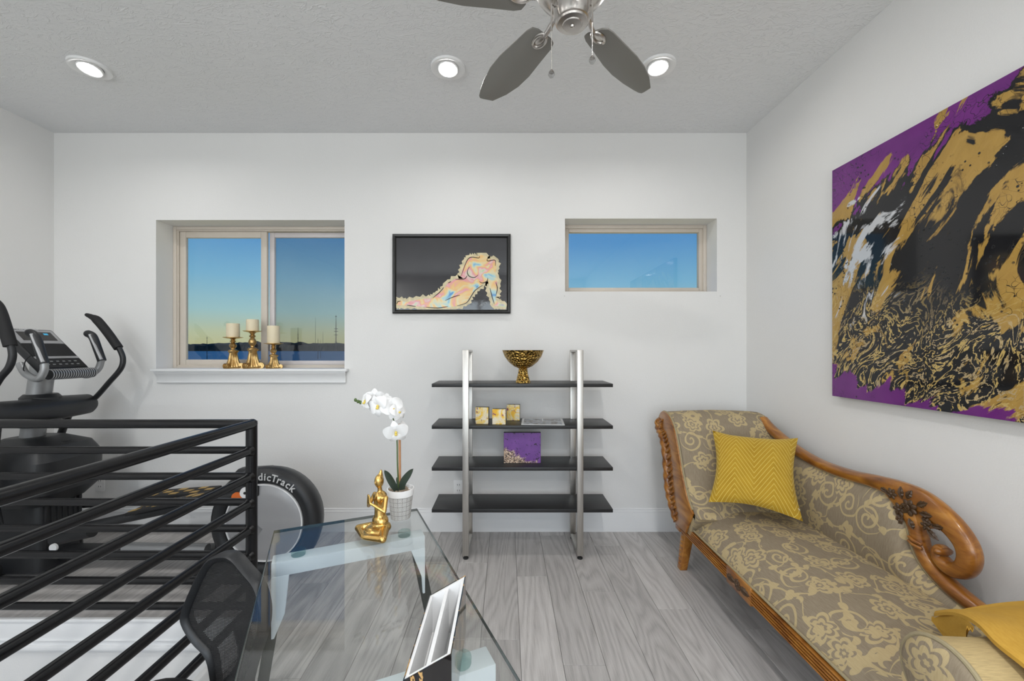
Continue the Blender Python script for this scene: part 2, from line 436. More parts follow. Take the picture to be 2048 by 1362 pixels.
def mast(px, ytop, Y, zb, r, cross, label, name='radio_mast'):
    p = at(px, 699, Y); zt = at(px, ytop, Y).z
    t = thing(name, label, 'mast', (p.x, Y, zb))
    obj('pole', MB().tube([(p.x, Y, zb), (p.x, Y, zb+(zt-zb)*.7), (p.x, Y, zt)], [r, r*.8, r*.35], 6), mm, t)
    for f, hw in cross:
        z = zb+(zt-zb)*f; obj('crossarm', MB().box((p.x-hw, Y-.2*r, z-r*.5), (p.x+hw, Y+.2*r, z+r*.5)), mm, t)
mast(672, 630, 1400, -4.4, 1.5, [(.25, 4), (.45, 6), (.55, 7), (.62, 6), (.96, 3)], 'tallest radio mast with antenna arms at the right edge of the wide window')
mast(631, 634, 1400, -4.4, .6, [(.5, 1.5)], 'thin faint radio mast left of the tallest one')
mast(596, 655, 1400, -4.4, 1.0, [(.4, 3), (.55, 3), (.7, 2.5)], 'short radio mast with three arms beside the right candle')
mast(646, 663, 1400, -4.4, .6, [(.4, 2)], 'small mast between the tall mast and the thin mast')
mast(414, 672, 165, -4.4, .12, [(.93, .35)], 'wooden post standing in the lake in the left pane', 'lake_post')
mast(636, 676, 250, -4.4, .16, [(.9, .3)], 'pale post standing in the lake in the screened right pane', 'lake_post')
mast(641, 679, 270, -4.4, .14, [], 'dark leaning post behind the pale post in the lake', 'lake_post')

# ------------------------------------------------------------------ wall fittings
def outlet(px, py, label):
    p = at(px, py, YB); t = thing('wall_outlet', label, 'outlet', (p.x, YB, p.z-.057), 0, 'wall outlets on the end wall')
    obj('plate', MB().box((p.x-.036, YB-.006, p.z-.058), (p.x+.036, YB-.0003, p.z+.058)), M['white'], t, bevel=.003)
    for s in (-.021, .021):
        sk = obj('socket', MB().box((p.x-.016, YB-.0075, p.z+s-.014), (p.x+.016, YB-.005, p.z+s+.014)), M['white'], t, bevel=.001)
        m = MB(); m.box((p.x-.009, YB-.008, p.z+s-.004), (p.x-.006, YB-.0072, p.z+s+.007)); m.box((p.x+.006, YB-.008, p.z+s-.004), (p.x+.009, YB-.0072, p.z+s+.007))
        obj('slot', m, M['black'], sk)
outlet(201, 967, 'white double outlet seen between the black railing bars')
outlet(917, 975, 'white double outlet behind the left post of the bookshelf')
for px, py, lb in ((1129, 592, 'tiny nail left below the small high window'), (1440, 592, 'tiny nail right below the small high window')):
    p = at(px, py, YB); tag(obj('wall_nail', MB().lathe([(0, -.004), (.0025, -.003), (.003, 0), (.0012, .0004), (.0012, .012)], (p.x, YB-.004, p.z), 8, Matrix.Rotation(-pi/2, 3, 'X')), M['steel']), lb, 'nail')

# ------------------------------------------------------------------ downlights
def downlight(x, y, near, label, tilt):
    t = thing('recessed_downlight', label, 'ceiling light', (x, y, ZC), 0, 'recessed downlights')
    c = (x, y, ZC)
    obj('trim_ring', MB().lathe([(.059, .0), (.059, -.0035), (.092, -.0150), (.0965, -.0135), (.097, 0)], c, 36), M['white'], t)
    R = Matrix.Rotation(radians(tilt), 3, 'X')
    obj('gimbal', MB().lathe([(.058, .002), (.0585, -.010), (.054, -.013), (.0475, -.011), (.0475, -.002)], (x, y, ZC-.005), 32, R), M['white'], t)
    obj('lens', MB().lathe([(.0, -.0075), (.030, -.0075), (.0472, -.0070), (.0472, -.005), (0, -.005)], (x, y, ZC-.005), 32, R), M['lampnear' if near else 'lampfar'], t)
for px, py, lb in ((180, 134, 'white recessed downlight at the far left of the ceiling'), (896, 134, 'white recessed downlight left of the ceiling fan'), (1316, 131, 'white recessed downlight right of the ceiling fan')):
    Y = F*(ZC-CAMZ)/(CY-py); downlight((px-CX)/F*Y, Y, True, lb, -9)
for i, y in enumerate((.35, -1.1, -2.3)):  # unseen downlights added outside the view to brighten the room softly
    for j, x in enumerate(((-2.3, -2.35, -2.6)[i], .45)):
        downlight(x, y, False, 'added unseen fill downlight, %s behind the three in view, %s' % (('first row', 'second row', 'third row')[i], ('over the stair opening side', 'over the desk side')[j]), 0)

# ------------------------------------------------------------------ ceiling fan
FX, FY, FZ = .222, 1.40, 2.52
fan = thing('ceiling_fan', 'five blade ceiling fan with brushed nickel motor and grey blades', 'ceiling fan', (FX, FY, ZC))
fc = (FX, FY, 0)
obj('canopy', MB().lathe([(0, ZC), (.075, ZC), (.075, ZC-.02), (.06, ZC-.05), (.03, ZC-.07), (0, ZC-.07)], fc), M['nickel'], fan)
obj('downrod', MB().cyl((FX, FY, ZC-.06), (FX, FY, 2.68), .013), M['nickel'], fan)
obj('motor_housing', MB().lathe([(0, 2.72), (.03, 2.72), (.045, 2.7), (.095, 2.685), (.125, 2.65), (.130, 2.605), (.118, 2.58), (.124, 2.57), (.110, 2.55), (.085, 2.535), (.07, 2.53), (0, 2.53)], fc, 40), M['nickel'], fan)
obj('switch_housing', MB().lathe([(0, 2.54), (.062, 2.54), (.064, 2.52), (.062, 2.475), (.058, 2.465), (.057, 2.46), (.052, 2.458), (.050, 2.452), (.034, 2.45), (.032, 2.447), (.008, 2.446), (.006, 2.441), (0, 2.44)], fc, 40), M['nickel'], fan)
def blade_mesh():
    mb = MB(); prof = [(.155, .030), (.165, .050), (.19, .058), (.26, .064), (.36, .074), (.44, .073), (.52, .060), (.585, .042)]
    top = []; 
    outline = [(r, w) for r, w in prof]+[(.618, .030), (.628, .020), (.622, .004), (.600, -.034)]+[(r, -w) for r, w in reversed(prof[:-1])]
    outline = [p for p in outline]
    f = lambda p, z: (p[0], p[1], z)
    mb.prism(outline, lambda p: f(p, -.003), lambda p: f(p, .003)); return mb
for k, a in enumerate((49.5, 121.5, 193.5, 265.5, 337.5)):
    Rz = Matrix.Rotation(radians(a), 4, 'Z'); Rx = Matrix.Rotation(radians(12), 4, 'X'); T = Matrix.Translation((FX, FY, FZ))
    obj('blade', blade_mesh().xf(T @ Rz @ Rx), M['bladegrey'], fan, bevel=.001, sharp=50)
    arm = MB(); arm.tube([(.06, 0, .030), (.10, 0, .018), (.135, 0, -.004), (.155, 0, -.008)], [.012, .010, .009, .009], 10)
    lp = [(.150+.038*(1-cos(t))*.9, .020*sin(t), -.008) for t in [2*pi*i/20 for i in range(20)]]
    arm.tube(lp, .006, 8, loop=True); arm.ell((.185, 0, -.006), (.03, .016, .004), 12)
    obj('blade_arm', arm.xf(T @ Rz @ Rx), M['nickel'], fan)
def chain(px, ptop, pbot, lb):
    Y = 1.37; tp = at(px, ptop, Y); bt = at(px, pbot, Y)
    c = MB(); n = 46
    for i in range(n): 
        z = tp.z+(bt.z-tp.z)*i/n; c.ell((tp.x, Y, z), (.0014, .0014, .0017), 6)
    o = obj('pull_chain', c, M['nickel'], fan); o['label'] = lb
    c2 = MB().lathe([(0, .011), (.006, .010), (.011, .003), (.011, -.003), (.006, -.010), (0, -.011)], (tp.x, Y, bt.z-.010), 8)
    obj('crystal_pull', c2, M['crystal'], o, flat=True)
    obj('crystal_cap', MB().lathe([(0, .016), (.004, .015), (.008, .009), (.009, .006), (0, .006)], (tp.x, Y, bt.z-.010), 12), M['nickel'], o)
    c3 = MB(); c3.tube([(FX+(-.058 if px < 1145 else .058), FY-.01, 2.500), (tp.x, Y, 2.495), tp], .003, 6); obj('chain_guide', c3, M['nickel'], o)
chain(1103, 62, 143, 'left pull chain'); chain(1184.5, 45, 115, 'right pull chain')

# ------------------------------------------------------------------ railing
RX = -1.262; RY = 2.055
rail = thing('stair_railing', 'black round bar metal railing turning a corner around the stair opening', 'railing', (RX, RY, 0))
rz = [.987, .857, .728, .600, .470, .340, .211, .085]
obj('corner_post', MB().cyl((RX, RY, -.12), (RX, RY, 1.0), .026, 18), M['rail'], rail)
obj('wall_post', MB().cyl((XL+.04, RY, -.12), (XL+.04, RY, 1.0), .024, 18), M['rail'], rail)
obj('end_post', MB().cyl((RX, HY0+.05, 0.012), (RX, HY0+.05, 1.0), .024, 18), M['rail'], rail)
for i, z in enumerate(rz):
    r = .0225 if i == 0 else .0185
    obj('cross_rail', MB().cyl((XL+.03, RY, z), (RX, RY, z), r, 18), M['rail'], rail)
    obj('long_rail', MB().cyl((RX+.004, HY0+.05, z), (RX+.004, RY, z), r, 18), M['rail'], rail)
    if i: 
        w = MB(); w.lathe([(r*1.02, -.01), (r*1.25, 0), (r*1.45, .010)], (RX+.004, RY-.030, z), 16, Matrix.Rotation(-pi/2, 3, 'X'))
        obj('weld_bead', w, M['rail'], rail)
obj('corner_cap', MB().ell((RX, RY, .988), (.027, .027, .0235), 16), M['rail'], rail)
obj('base_flange', MB().lathe([(0, 0), (.05, 0), (.05, .006), (.03, .010), (0, .010)], (RX, HY0+.05, .012), 20), M['rail'], rail)

# ------------------------------------------------------------------ bookshelf
bs = thing('bookshelf', 'four tier black shelf unit with brushed steel loop uprights', 'bookshelf', (.105, 2.84, 0))
for sx in (-.264, .476):
    x0, x1 = sx-.020, sx+.020; m = MB(); y0, y1, z1 = 2.675, 2.995, 1.352; w = .030
    m.box((x0, y0, .022), (x1, y0+w, z1)); m.box((x0, y1-w, .022), (x1, y1, z1)); m.box((x0, y0+w, z1-.014), (x1, y1-w, z1)); m.box((x0, y0+w, .022), (x1, y1-w, .040))
    up = obj('upright', m, M['steel'], bs, bevel=.002)
    for yy in (y0+.016, y1-.016):
        obj('levelling_foot', MB().lathe([(0, 0), (.017, 0), (.018, .006), (.012, .011), (.006, .013), (.006, .026), (0, .026)], (sx, yy, 0), 16), M['blackmatte'], up)
for zt in (1.132, .860, .588, .316):
    obj('shelf', MB().box((-.487, 2.700, zt-.022), (.693, 2.985, zt)), M['blackwood'], bs, bevel=.0015)
obj('rear_brace', MB().box((-.243, 2.955, 1.085), (.455, 2.975, 1.110)), M['blackwood'], bs)
# hammered bowl
bc = at(1046, 766, 2.80); bz = 1.132
bowl = thing('pedestal_bowl', 'hammered gold pedestal bowl on the top shelf', 'bowl', (bc.x, 2.80, bz))
obj('bowl', MB().lathe([(0, .095), (.03, .096), (.062, .110), (.098, .140), (.124, .175), (.140, .218), (.1425, .2185), (.1395, .2185), (.121, .176), (.094, .142), (.05, .115), (0, .105)], (bc.x, 2.80, bz), 56), M['hammer'], bowl, sharp=60)
obj('pedestal', MB().lathe([(0, .0005), (.050, .0005), (.051, .004), (.044, .020), (.034, .06), (.029, .097), (0, .097)], (bc.x, 2.80, bz), 40), M['hammer'], bowl, sharp=60)
# art blocks
def mk_art(name, stops, scale, dist=2, rough=.25, seedz=0):
    t = NT(name); v = t.coord('Object', (1,1,1), (0,0,0), (seedz, seedz*.7, 0)); n = t.noise(v, scale, 4, .55, dist)
    c = t.ramp(n, stops); sp_ = t.noise(v, scale*3.2, 3); k = t.ramp(sp_, [(.60, (0,0,0,1)), (.66, (1,1,1,1))])
    t.set(t.mix(k, c, (.26, .08, .12, 1)), rough); return t.m
art_y = [(.25, (.75, .36, .02, 1)), (.42, (.85, .52, .03, 1)), (.52, (.82, .68, .35, 1)), (.6, (.78, .72, .60, 1)), (.75, (.80, .40, .03, 1))]
def art_block(px0, px1, Y, zs, w, h, th, mats, label, name='art_block', group=None, rot=0, cat='art'):
    c = at((px0+px1)/2, 699, Y); t = thing(name, label, cat, (c.x, Y, zs), rot, group)
    obj('block', MB().box((-w/2, 0, .0004), (w/2, th, h)), M['blackwood'], t, bevel=.0012, local=True)
    obj('painted_face', MB().box((-w/2+.001, -.0016, .0014), (w/2-.001, -.0001, h-.001)), mats, t, local=True); return t
g_ = 'small yellow art blocks'
art_block(951, 977, 2.755, .860, .088, .112, .03, mk_art('art_yellow_a', art_y, 11, 2, .25, 1.3), 'small yellow art block nearest the left post', group=g_, rot=radians(-7))
art_block(984, 1012, 2.735, .860, .090, .103, .03, mk_art('art_yellow_b', art_y, 12, 2, .25, 5.1), 'small yellow art block standing in front in the middle', group=g_, rot=radians(-7))
art_block(1013, 1040, 2.89, .860, .092, .112, .03, mk_art('art_yellow_c', art_y, 10, 2, .25, 9.7), 'small yellow art block standing farthest back, beside the print', group=g_, rot=radians(-7))
def mk_purple():
    t = NT('purple_glitter_art'); v = t.coord('Object')
    pu = t.mix(t.noise(v, 14, 3), (.10, .025, .20, 1), (.22, .075, .36, 1))
    dk = t.ramp(t.noise(v, 45, 3, .6, 1), [(.60, (0,0,0,1)), (.66, (1,1,1,1))]); pu = t.mix(dk, pu, (.02, .008, .03, 1))
    s = t.n('SeparateXYZ'); t.l(v, s.inputs[0])
    # glitter heap low and to the left
    h = t.math('ADD', t.math('MULTIPLY', s.outputs[0], -.55), t.math('MULTIPLY', s.outputs[2], -1.0))
    h = t.math('ADD', h, t.math('MULTIPLY', t.noise(v, 16, 3), .16))
    msk = t.ramp(h, [(.035, (0,0,0,1)), (.055, (1,1,1,1))])
    vo = t.n('TexVoronoi'); vo.inputs['Scale'].default_value = 190; t.l(v, vo.inputs['Vector'])
    sc = t.n('SeparateColor'); t.l(vo.outputs['Color'], sc.inputs[0])
    gl = t.ramp(sc.outputs[0], [(.2, (.05, .03, .03, 1)), (.5, (.45, .30, .20, 1)), (.85, (.75, .60, .46, 1))])
    t.set(t.mix(msk, pu, gl), .3); return t.m
art_block(1007.5, 1081.5, 2.80, .588, .250, .206, .036, mk_purple(), 'purple canvas with gold glitter heap on the third shelf', 'small_canvas', cat='canvas')
# print lying on shelf
pr = thing('photo_print', 'glossy photo print lying on the second shelf', 'print', (.255, 2.85, .860), radians(-4))
obj('sheet', MB().box((-.150, -.135, .0004), (.135, .118, .0022)), M['white'], pr, local=True)
def mk_photo():
    t = NT('printed_photos'); v = t.coord('Object'); n = t.noise(v, 16, 5, .6, 1.5)
    t.set(t.ramp(n, [(.3, (.10, .085, .075, 1)), (.45, (.28, .25, .23, 1)), (.55, (.42, .46, .50, 1)), (.7, (.62, .62, .60, 1))]), .25); return t.m
mp_ = mk_photo()
for q in ((-.135, .005, -.01, .10), (-.003, .005, .12, .10), (-.135, -.120, .12, -.01)):
    obj('photo', MB().box((q[0], q[1], .0022), (q[2], q[3], .0028)), mp_, pr, local=True)

# ------------------------------------------------------------------ framed torso picture
pic = thing('framed_picture', 'black framed glossy picture of a colourful reclining torso', 'picture', (-.408, 3.10, 1.622))
px0, px1, pz0, pz1 = -.846, .030, 1.622, 2.212
m = MB(); w = .030
fr = [(0,0),(.0,.022),(.008,.030),(.018,.028),(w,.014),(w,0)]
def fbar(ax0, ax1):   # mitred moulding, (in, out)
    m.prism(fr, ax0, ax1)
yb = YB-.001
fbar(lambda p: (px0+p[0], yb-p[1], pz0+p[0]), lambda p: (px1-p[0], yb-p[1], pz0+p[0]))
fbar(lambda p: (px0+p[0], yb-p[1], pz1-p[0]), lambda p: (px1-p[0], yb-p[1], pz1-p[0]))
fbar(lambda p: (px0+p[0], yb-p[1], pz0+p[0]), lambda p: (px0+p[0], yb-p[1], pz1-p[0]))
fbar(lambda p: (px1-p[0], yb-p[1], pz0+p[0]), lambda p: (px1-p[0], yb-p[1], pz1-p[0]))
obj('frame', m, simple('black_frame', (.012, .012, .012, 1), .3), pic, sharp=25)
def mk_resin(col, rough=.06):
    t = NT('glossy_black_resin'); v = t.coord('Object'); t.set(t.mix(t.noise(v, 6, 3), col, tuple(c*1.3 for c in col[:3])+(1,)), rough, 0, .55)
    t.b.inputs['Coat Weight'].default_value = .5; t.b.inputs['Coat Roughness'].default_value = .03
    t.bump(t.noise(v, 34, 2), .05, .004); return t.m
obj('canvas', MB().box((px0+.02, yb-.016, pz0+.02), (px1-.02, yb-.004, pz1-.02)), mk_resin((.030, .030, .034, 1)), pic)
# figure painted in relief; image coordinates of crop (1839x1362 over 270x200 px)
def pc(u, v): 
    p = at(770+u/6.811, 450+v/6.811, 3.083); return (p.x, p.z)
body = [(1280,430),(1300,405),(1390,430),(1400,470),(1500,470),(1520,560),(1500,660),(1530,800),(1525,930),(1500,1000),(1540,1060),(1640,1085),(1650,1120),(1560,1110),(1480,1100),(1450,980),(1420,850),(1400,740),(1330,800),(1230,880),(1160,960),(1110,1050),(1000,1100),(800,1135),(600,1130),(400,1100),(220,1095),(150,1090),(165,1045),(190,1030),(300,1050),(480,1010),(640,1000),(700,950),(780,900),(850,800),(960,735),(1080,730),(1030,705),(1060,600),(1110,490),(1150,445),(1210,440)]
def poly_obj(name, pts, y0, y1, mat, parent):
    q = [pc(*p) for p in pts]; m = MB(); m.prism(q, lambda p: (p[0], y0, p[1]), lambda p: (p[0], y1, p[1])); return obj(name, m, mat, parent, flat=True)
# jagged cream halo: body outline pushed outward with brush spikes
cx_ = sum(p[0] for p in body)/len(body); halo = []
rh = random.Random(5)
nb = len(body)
for i in range(nb):
    p0, p1, p2 = body[i-1], body[i], body[(i+1) % nb]
    for k in range(4):
        t_ = k/4; x = p1[0]+(p2[0]-p1[0])*t_; y = p1[1]+(p2[1]-p1[1])*t_
        dx, dy = p2[0]-p1[0], p2[1]-p1[1]; L = math.hypot(dx, dy) or 1
        nx, ny = dy/L, -dx/L
        e = 42+(26 if k % 2 else -12)*rh.random()
        X_, Y_ = x+nx*e, y+ny*e
        halo.append((min(max(X_, 132), 1660), min(max(Y_, 380), 1150)))
mh = simple('cream_brushwork', (.74, .64, .40, 1), .3, 0, .25, 40)
hl = MB()
for i in range(len(halo)):     # ribbon between body outline and halo, quad by quad
    k = i//4; j = i % 4
    def bp_(ii):
        kk = (ii//4) % nb; tt = (ii % 4)/4; a_, b_ = body[kk], body[(kk+1) % nb]; return (a_[0]+(b_[0]-a_[0])*tt, a_[1]+(b_[1]-a_[1])*tt)
    i2 = (i+1) % len(halo); q = [pc(*halo[i]), pc(*halo[i2]), pc(*bp_(i2)), pc(*bp_(i))]
    hl.prism(q, lambda p: (p[0], yb-.0160, p[1]), lambda p: (p[0], yb-.0172, p[1]))
obj('painted_halo', hl, mh, pic, flat=True)
def mk_body():
    t = NT('pastel_body_paint'); v = t.coord('Object'); n = t.noise(v, 9, 2, .5, .8)
    c = t.ramp(n, [(.28, (.10, .30, .62, 1)), (.36, (.42, .66, .70, 1)), (.43, (.78, .68, .42, 1)), (.50, (.85, .55, .22, 1)), (.56, (.80, .34, .38, 1)), (.63, (.78, .62, .56, 1)), (.70, (.55, .70, .42, 1)), (.78, (.40, .16, .55, 1))])
    t.set(c, .2); return t.m
poly_obj('painted_figure', body, yb-.0160, yb-.0178, mk_body(), pic)
MBL = simple('dark_brush_line', (.05, .025, .02, 1), .3)
for st in ([(1290,425),(1275,450),(1170,440),(1110,500),(1040,690)],[(1400,450),(1390,480),(1410,490),(1500,480),(1500,560)],[(1150,570),(1120,640),(1150,700),(1220,715),(1270,680)],[(1285,770),(1330,790),(1390,765),(1400,720)],[(960,740),(1080,735),(1120,690)],[(860,790),(900,770)],[(650,995),(740,920),(800,850)],[(1330,820),(1230,890),(1180,960),(1110,1060),(980,1100)],[(820,1030),(930,980),(1020,955)],[(560,1120),(720,1130),(860,1110)],[(1430,860),(1460,980),(1490,1080)],[(1510,780),(1530,860),(1515,950)],[(300,1090),(420,1110)],[(160,1080),(175,1045),(215,1035)]):
    pts = catmull([Vector((pc(*s)[0], yb-.0180, pc(*s)[1])) for s in st], 4); obj('brush_line', MB().tube(pts, [.0022*(.5+sin(pi*(i_+.5)/len(pts))) for i_ in range(len(pts))], 6), MBL, pic)
sg = MB(); 
for k, st in enumerate(([(1290,1105),(1310,1070),(1320,1100)],[(1325,1095),(1335,1065),(1350,1090),(1360,1070)],[(1370,1055),(1385,1065)])):
    pts = [Vector((pc(*s)[0], yb-.0166, pc(*s)[1])) for s in st]; sg.tube(pts, .0010, 5)
obj('signature', sg, M['letter'], pic)

# ------------------------------------------------------------------ large poured painting on the right wall
PY0, PY1, PZ0, PZ1 = .70, 2.235, 1.105, 2.318
bigp = thing('poured_painting', 'large glossy gold black and purple poured painting on the right wall', 'painting', (XR, (PY0+PY1)/2, PZ0))
def mk_pour():
    t = NT('poured_resin_paint'); v0 = t.coord('Object'); s = t.n('SeparateXYZ'); t.l(v0, s.inputs[0])
    # a: 0 at far edge -> grows toward the near edge; b: height
    a = t.math('SUBTRACT', (PY1-PY0)/2, s.outputs[1]); b = s.outputs[2]
    al = t.math('ADD', t.math('MULTIPLY', a, .55), t.math('MULTIPLY', b, .84))       # along the flow
    ac = t.math('SUBTRACT', t.math('MULTIPLY', a, .84), t.math('MULTIPLY', b, .55))  # across the flow
    cv = t.n('CombineXYZ'); t.l(t.math('MULTIPLY', ac, 2.6), cv.inputs[0]); t.l(t.math('MULTIPLY', al, .9), cv.inputs[1])
    n1 = t.noise(cv.outputs[0], 2.1, 6, .58, 1.3)
    gold = t.mix(t.noise(cv.outputs[0], 9, 4, .6, 1), (.30, .17, .035, 1), (.52, .33, .085, 1))
    dark = t.mix(t.noise(cv.outputs[0], 14, 3), (.006, .006, .007, 1), (.018, .018, .02, 1))
    k = t.ramp(n1, [(.505, (0,0,0,1)), (.525, (1,1,1,1))])
    col = t.mix(k, dark, gold)
    # marbled thin swirls of cream and grey in the lower part
    cv2 = t.n('CombineXYZ'); t.l(t.math('MULTIPLY', ac, 3.2), cv2.inputs[0]); t.l(t.math('MULTIPLY', al, 1.5), cv2.inputs[1]); cv2.inputs[2].default_value = 3.7
    n2 = t.noise(cv2.outputs[0], 2.4, 6, .60, 2.0)
    band = t.math('ABSOLUTE', t.math('SUBTRACT', t.math('FRACT', t.math('MULTIPLY', n2, 9.0)), .5))
    sw = t.ramp(band, [(.0, (1,1,1,1)), (.10, (1,1,1,1)), (.16, (0,0,0,1))])
    zone = t.ramp(t.math('ADD', t.math('SUBTRACT', .95, t.math('MULTIPLY', b, .85)), t.math('MULTIPLY', t.noise(v0, 3.0, 2), .6)), [(.74, (0,0,0,1)), (.98, (1,1,1,1))])
    swc = t.ramp(n2, [(.36, (.50, .34, .10, 1)), (.46, (.46, .44, .40, 1)), (.50, (.55, .38, .10, 1)), (.56, (.36, .35, .34, 1)), (.64, (.50, .33, .08, 1))])
    col = t.mix(t.math('MULTIPLY', sw, zone), col, swc)
    # pale splash near the far edge at middle height
    dsp = t.math('SQRT', t.math('ADD', t.math('POWER', t.math('SUBTRACT', a, .20), 2.0), t.math('POWER', t.math('MULTIPLY', t.math('SUBTRACT', b, .72), .62), 2.0)))
    spl = t.ramp(t.math('ADD', dsp, t.math('MULTIPLY', t.math('SUBTRACT', n2, .5), 1.1)), [(.03, (1,1,1,1)), (.09, (0,0,0,1))])
    col = t.mix(spl, col, (.55, .56, .58, 1))
    # purple corners: upper far area and the lower far corner
    pm = t.math('ADD', t.math('MULTIPLY', t.math('SUBTRACT', b, .92), 1.0), t.math('MULTIPLY', t.math('SUBTRACT', .62, a), .30))
    pm = t.math('ADD', pm, t.math('MULTIPLY', t.math('SUBTRACT', n1, .5), -.9))
    p1 = t.ramp(pm, [(.22, (0,0,0,1)), (.232, (1,1,1,1))])
    pl_ = t.math('SUBTRACT', .17, t.math('ADD', b, t.math('MULTIPLY', a, .22)))
    p2 = t.ramp(t.math('ADD', pl_, t.math('MULTIPLY', t.math('SUBTRACT', n1, .5), .7)), [(.0, (0,0,0,1)), (.015, (1,1,1,1))])
    pf = t.math('MAXIMUM', p1, p2)
    col = t.mix(pf, col, t.mix(t.noise(v0, 8, 2), (.10, .012, .14, 1), (.20, .03, .24, 1)))
    # fine black crackle and drops everywhere
    vo = t.n('TexVoronoi', feature='DISTANCE_TO_EDGE'); vo.inputs['Scale'].default_value = 9; 
    wv = t.n('VectorMath', operation='ADD'); nv = t.n('TexNoise'); nv.inputs['Scale'].default_value = 7; t.l(v0, nv.inputs['Vector'])
    t.l(v0, wv.inputs[0]); t.l(nv.outputs['Color'], wv.inputs[1]); t.l(wv.outputs[0], vo.inputs['Vector'])
    ck = t.math('MULTIPLY', t.ramp(vo.outputs['Distance'], [(.008, (1,1,1,1)), (.018, (0,0,0,1))]), t.ramp(t.noise(v0, 5, 3), [(.48, (0,0,0,1)), (.54, (1,1,1,1))]))
    v2 = t.n('TexVoronoi'); v2.inputs['Scale'].default_value = 42; t.l(v0, v2.inputs['Vector'])
    dr = t.math('MULTIPLY', t.ramp(v2.outputs['Distance'], [(.16, (1,1,1,1)), (.24, (0,0,0,1))]), t.ramp(t.noise(v0, 6, 2), [(.52, (0,0,0,1)), (.58, (1,1,1,1))]))
    col = t.mix(t.math('MAXIMUM', ck, dr), col, (.008, .008, .009, 1))
    t.set(col, .07, 0, .45)
    t.bump(dr, .25, .002); return t.m
m = MB(); xc = XR-.001
m.box((xc-.036, PY0, PZ0), (xc, PY1, PZ1)); obj('canvas_edge', m, simple('black_canvas_edge', (.015, .014, .015, 1), .35), bigp, bevel=.002)
o = obj('painted_face', MB().box((xc-.0385, PY0+.001, PZ0+.001), (xc-.0362, PY1-.001, PZ1-.001)), mk_pour(), bigp)

# ------------------------------------------------------------------ candle holders and candles on the sill
SZ = sz+.014
def holder(px, wbase, hb, hp, ch, cr, label, clabel):
    Y = 3.155; x = at(px, 0, Y).x; z0 = SZ
    t = thing('candle_holder', label, 'candle holder', (x, Y, z0), radians(20), 'gold candle holders on the window sill')
    # three-sided concave pedestal with scroll feet
    m = MB(); rings = []; R = wbase*.52
    for f, s_ in ((0, .80), (.06, .92), (.14, .90), (.25, .74), (.45, .56), (.70, .46), (.86, .50), (.93, .66), (1.0, .66)):
        ring = []
        for j in range(36):
            a_ = 2*pi*j/36; lob = .5+.5*cos(3*a_); rr = R*s_*(.68+.32*lob*(1 if f < .8 else .5)+(.06*cos(18*a_) if .05 < f < .8 else 0))
            ring.append((rr*cos(a_), rr*sin(a_), hb*f))
        rings.append(ring)
    m.loft(rings); obj('pedestal', m, M['goldold'], t, local=True, sharp=50)
    for k in range(3):
        a_ = 2*pi*k/3; c_ = Vector((R*.80*cos(a_), R*.80*sin(a_), hb*.14)); ax = Vector((-sin(a_), cos(a_), 0))
        m = MB(); m.tube([c_-ax*R*.30, c_-ax*R*.15, c_+ax*R*.15, c_+ax*R*.30], [hb*.10, hb*.14, hb*.14, hb*.10], 12)
        for q in (-.24, -.08, .08, .24): m.tube([c_+ax*R*(q-.03), c_+ax*R*(q+.03)], hb*.155, 12)
        obj('scroll_foot', m, M['goldold'], t, local=True)
    sr = wbase*.5; hs = hp-hb
    obj('stem', MB().lathe([(0, 0), (sr*.42, 0), (sr*.44, hs*.05), (sr*.22, hs*.10), (sr*.20, hs*.16), (sr*.36, hs*.30), (sr*.40, hs*.42), (sr*.30, hs*.55), (sr*.18, hs*.64), (sr*.30, hs*.70), (sr*.32, hs*.75), (sr*.18, hs*.80), (sr*.26, hs*.90), (sr*.45, hs*.97), (0, hs*.97)], (0, 0, hb), 24), M['goldold'], t, local=True)
    pr_ = cr*1.50
    obj('drip_plate', MB().lathe([(0, -.004), (pr_*.5, -.006), (pr_, .002), (pr_, .0045), (pr_*.94, .0045), (pr_*.6, 0), (0, 0)], (0, 0, hp), 32), M['goldold'], t, local=True)
    c = thing('pillar_candle', clabel, 'candle', (x, Y, z0+hp+.0006), 0, 'cream pillar candles')
    obj('wax', MB().lathe([(0, 0), (cr*.98, 0), (cr, .003), (cr, ch-.004), (cr*.96, ch), (cr*.85, ch-.002), (cr*.5, ch-.007), (0, ch-.008)], (0, 0, 0), 32), M['candle'], c, local=True)
    obj('wick', MB().tube([(0, 0, ch-.009), (.001, 0, ch), (.002, .001, ch+.004)], .0012, 6), M['wick'], c, local=True)
holder(466, .132, .135, .232, .108, .0445, 'gold candle holder leftmost of the three on the sill', 'cream pillar candle on the leftmost gold holder')
holder(505, .138, .148, .280, .090, .0425, 'tallest gold candle holder in the middle of the sill group', 'cream pillar candle on the tallest middle holder')
holder(547, .118, .100, .186, .136, .0435, 'shortest gold candle holder at the right beside the window mullion', 'tallest cream pillar candle on the shortest right holder')

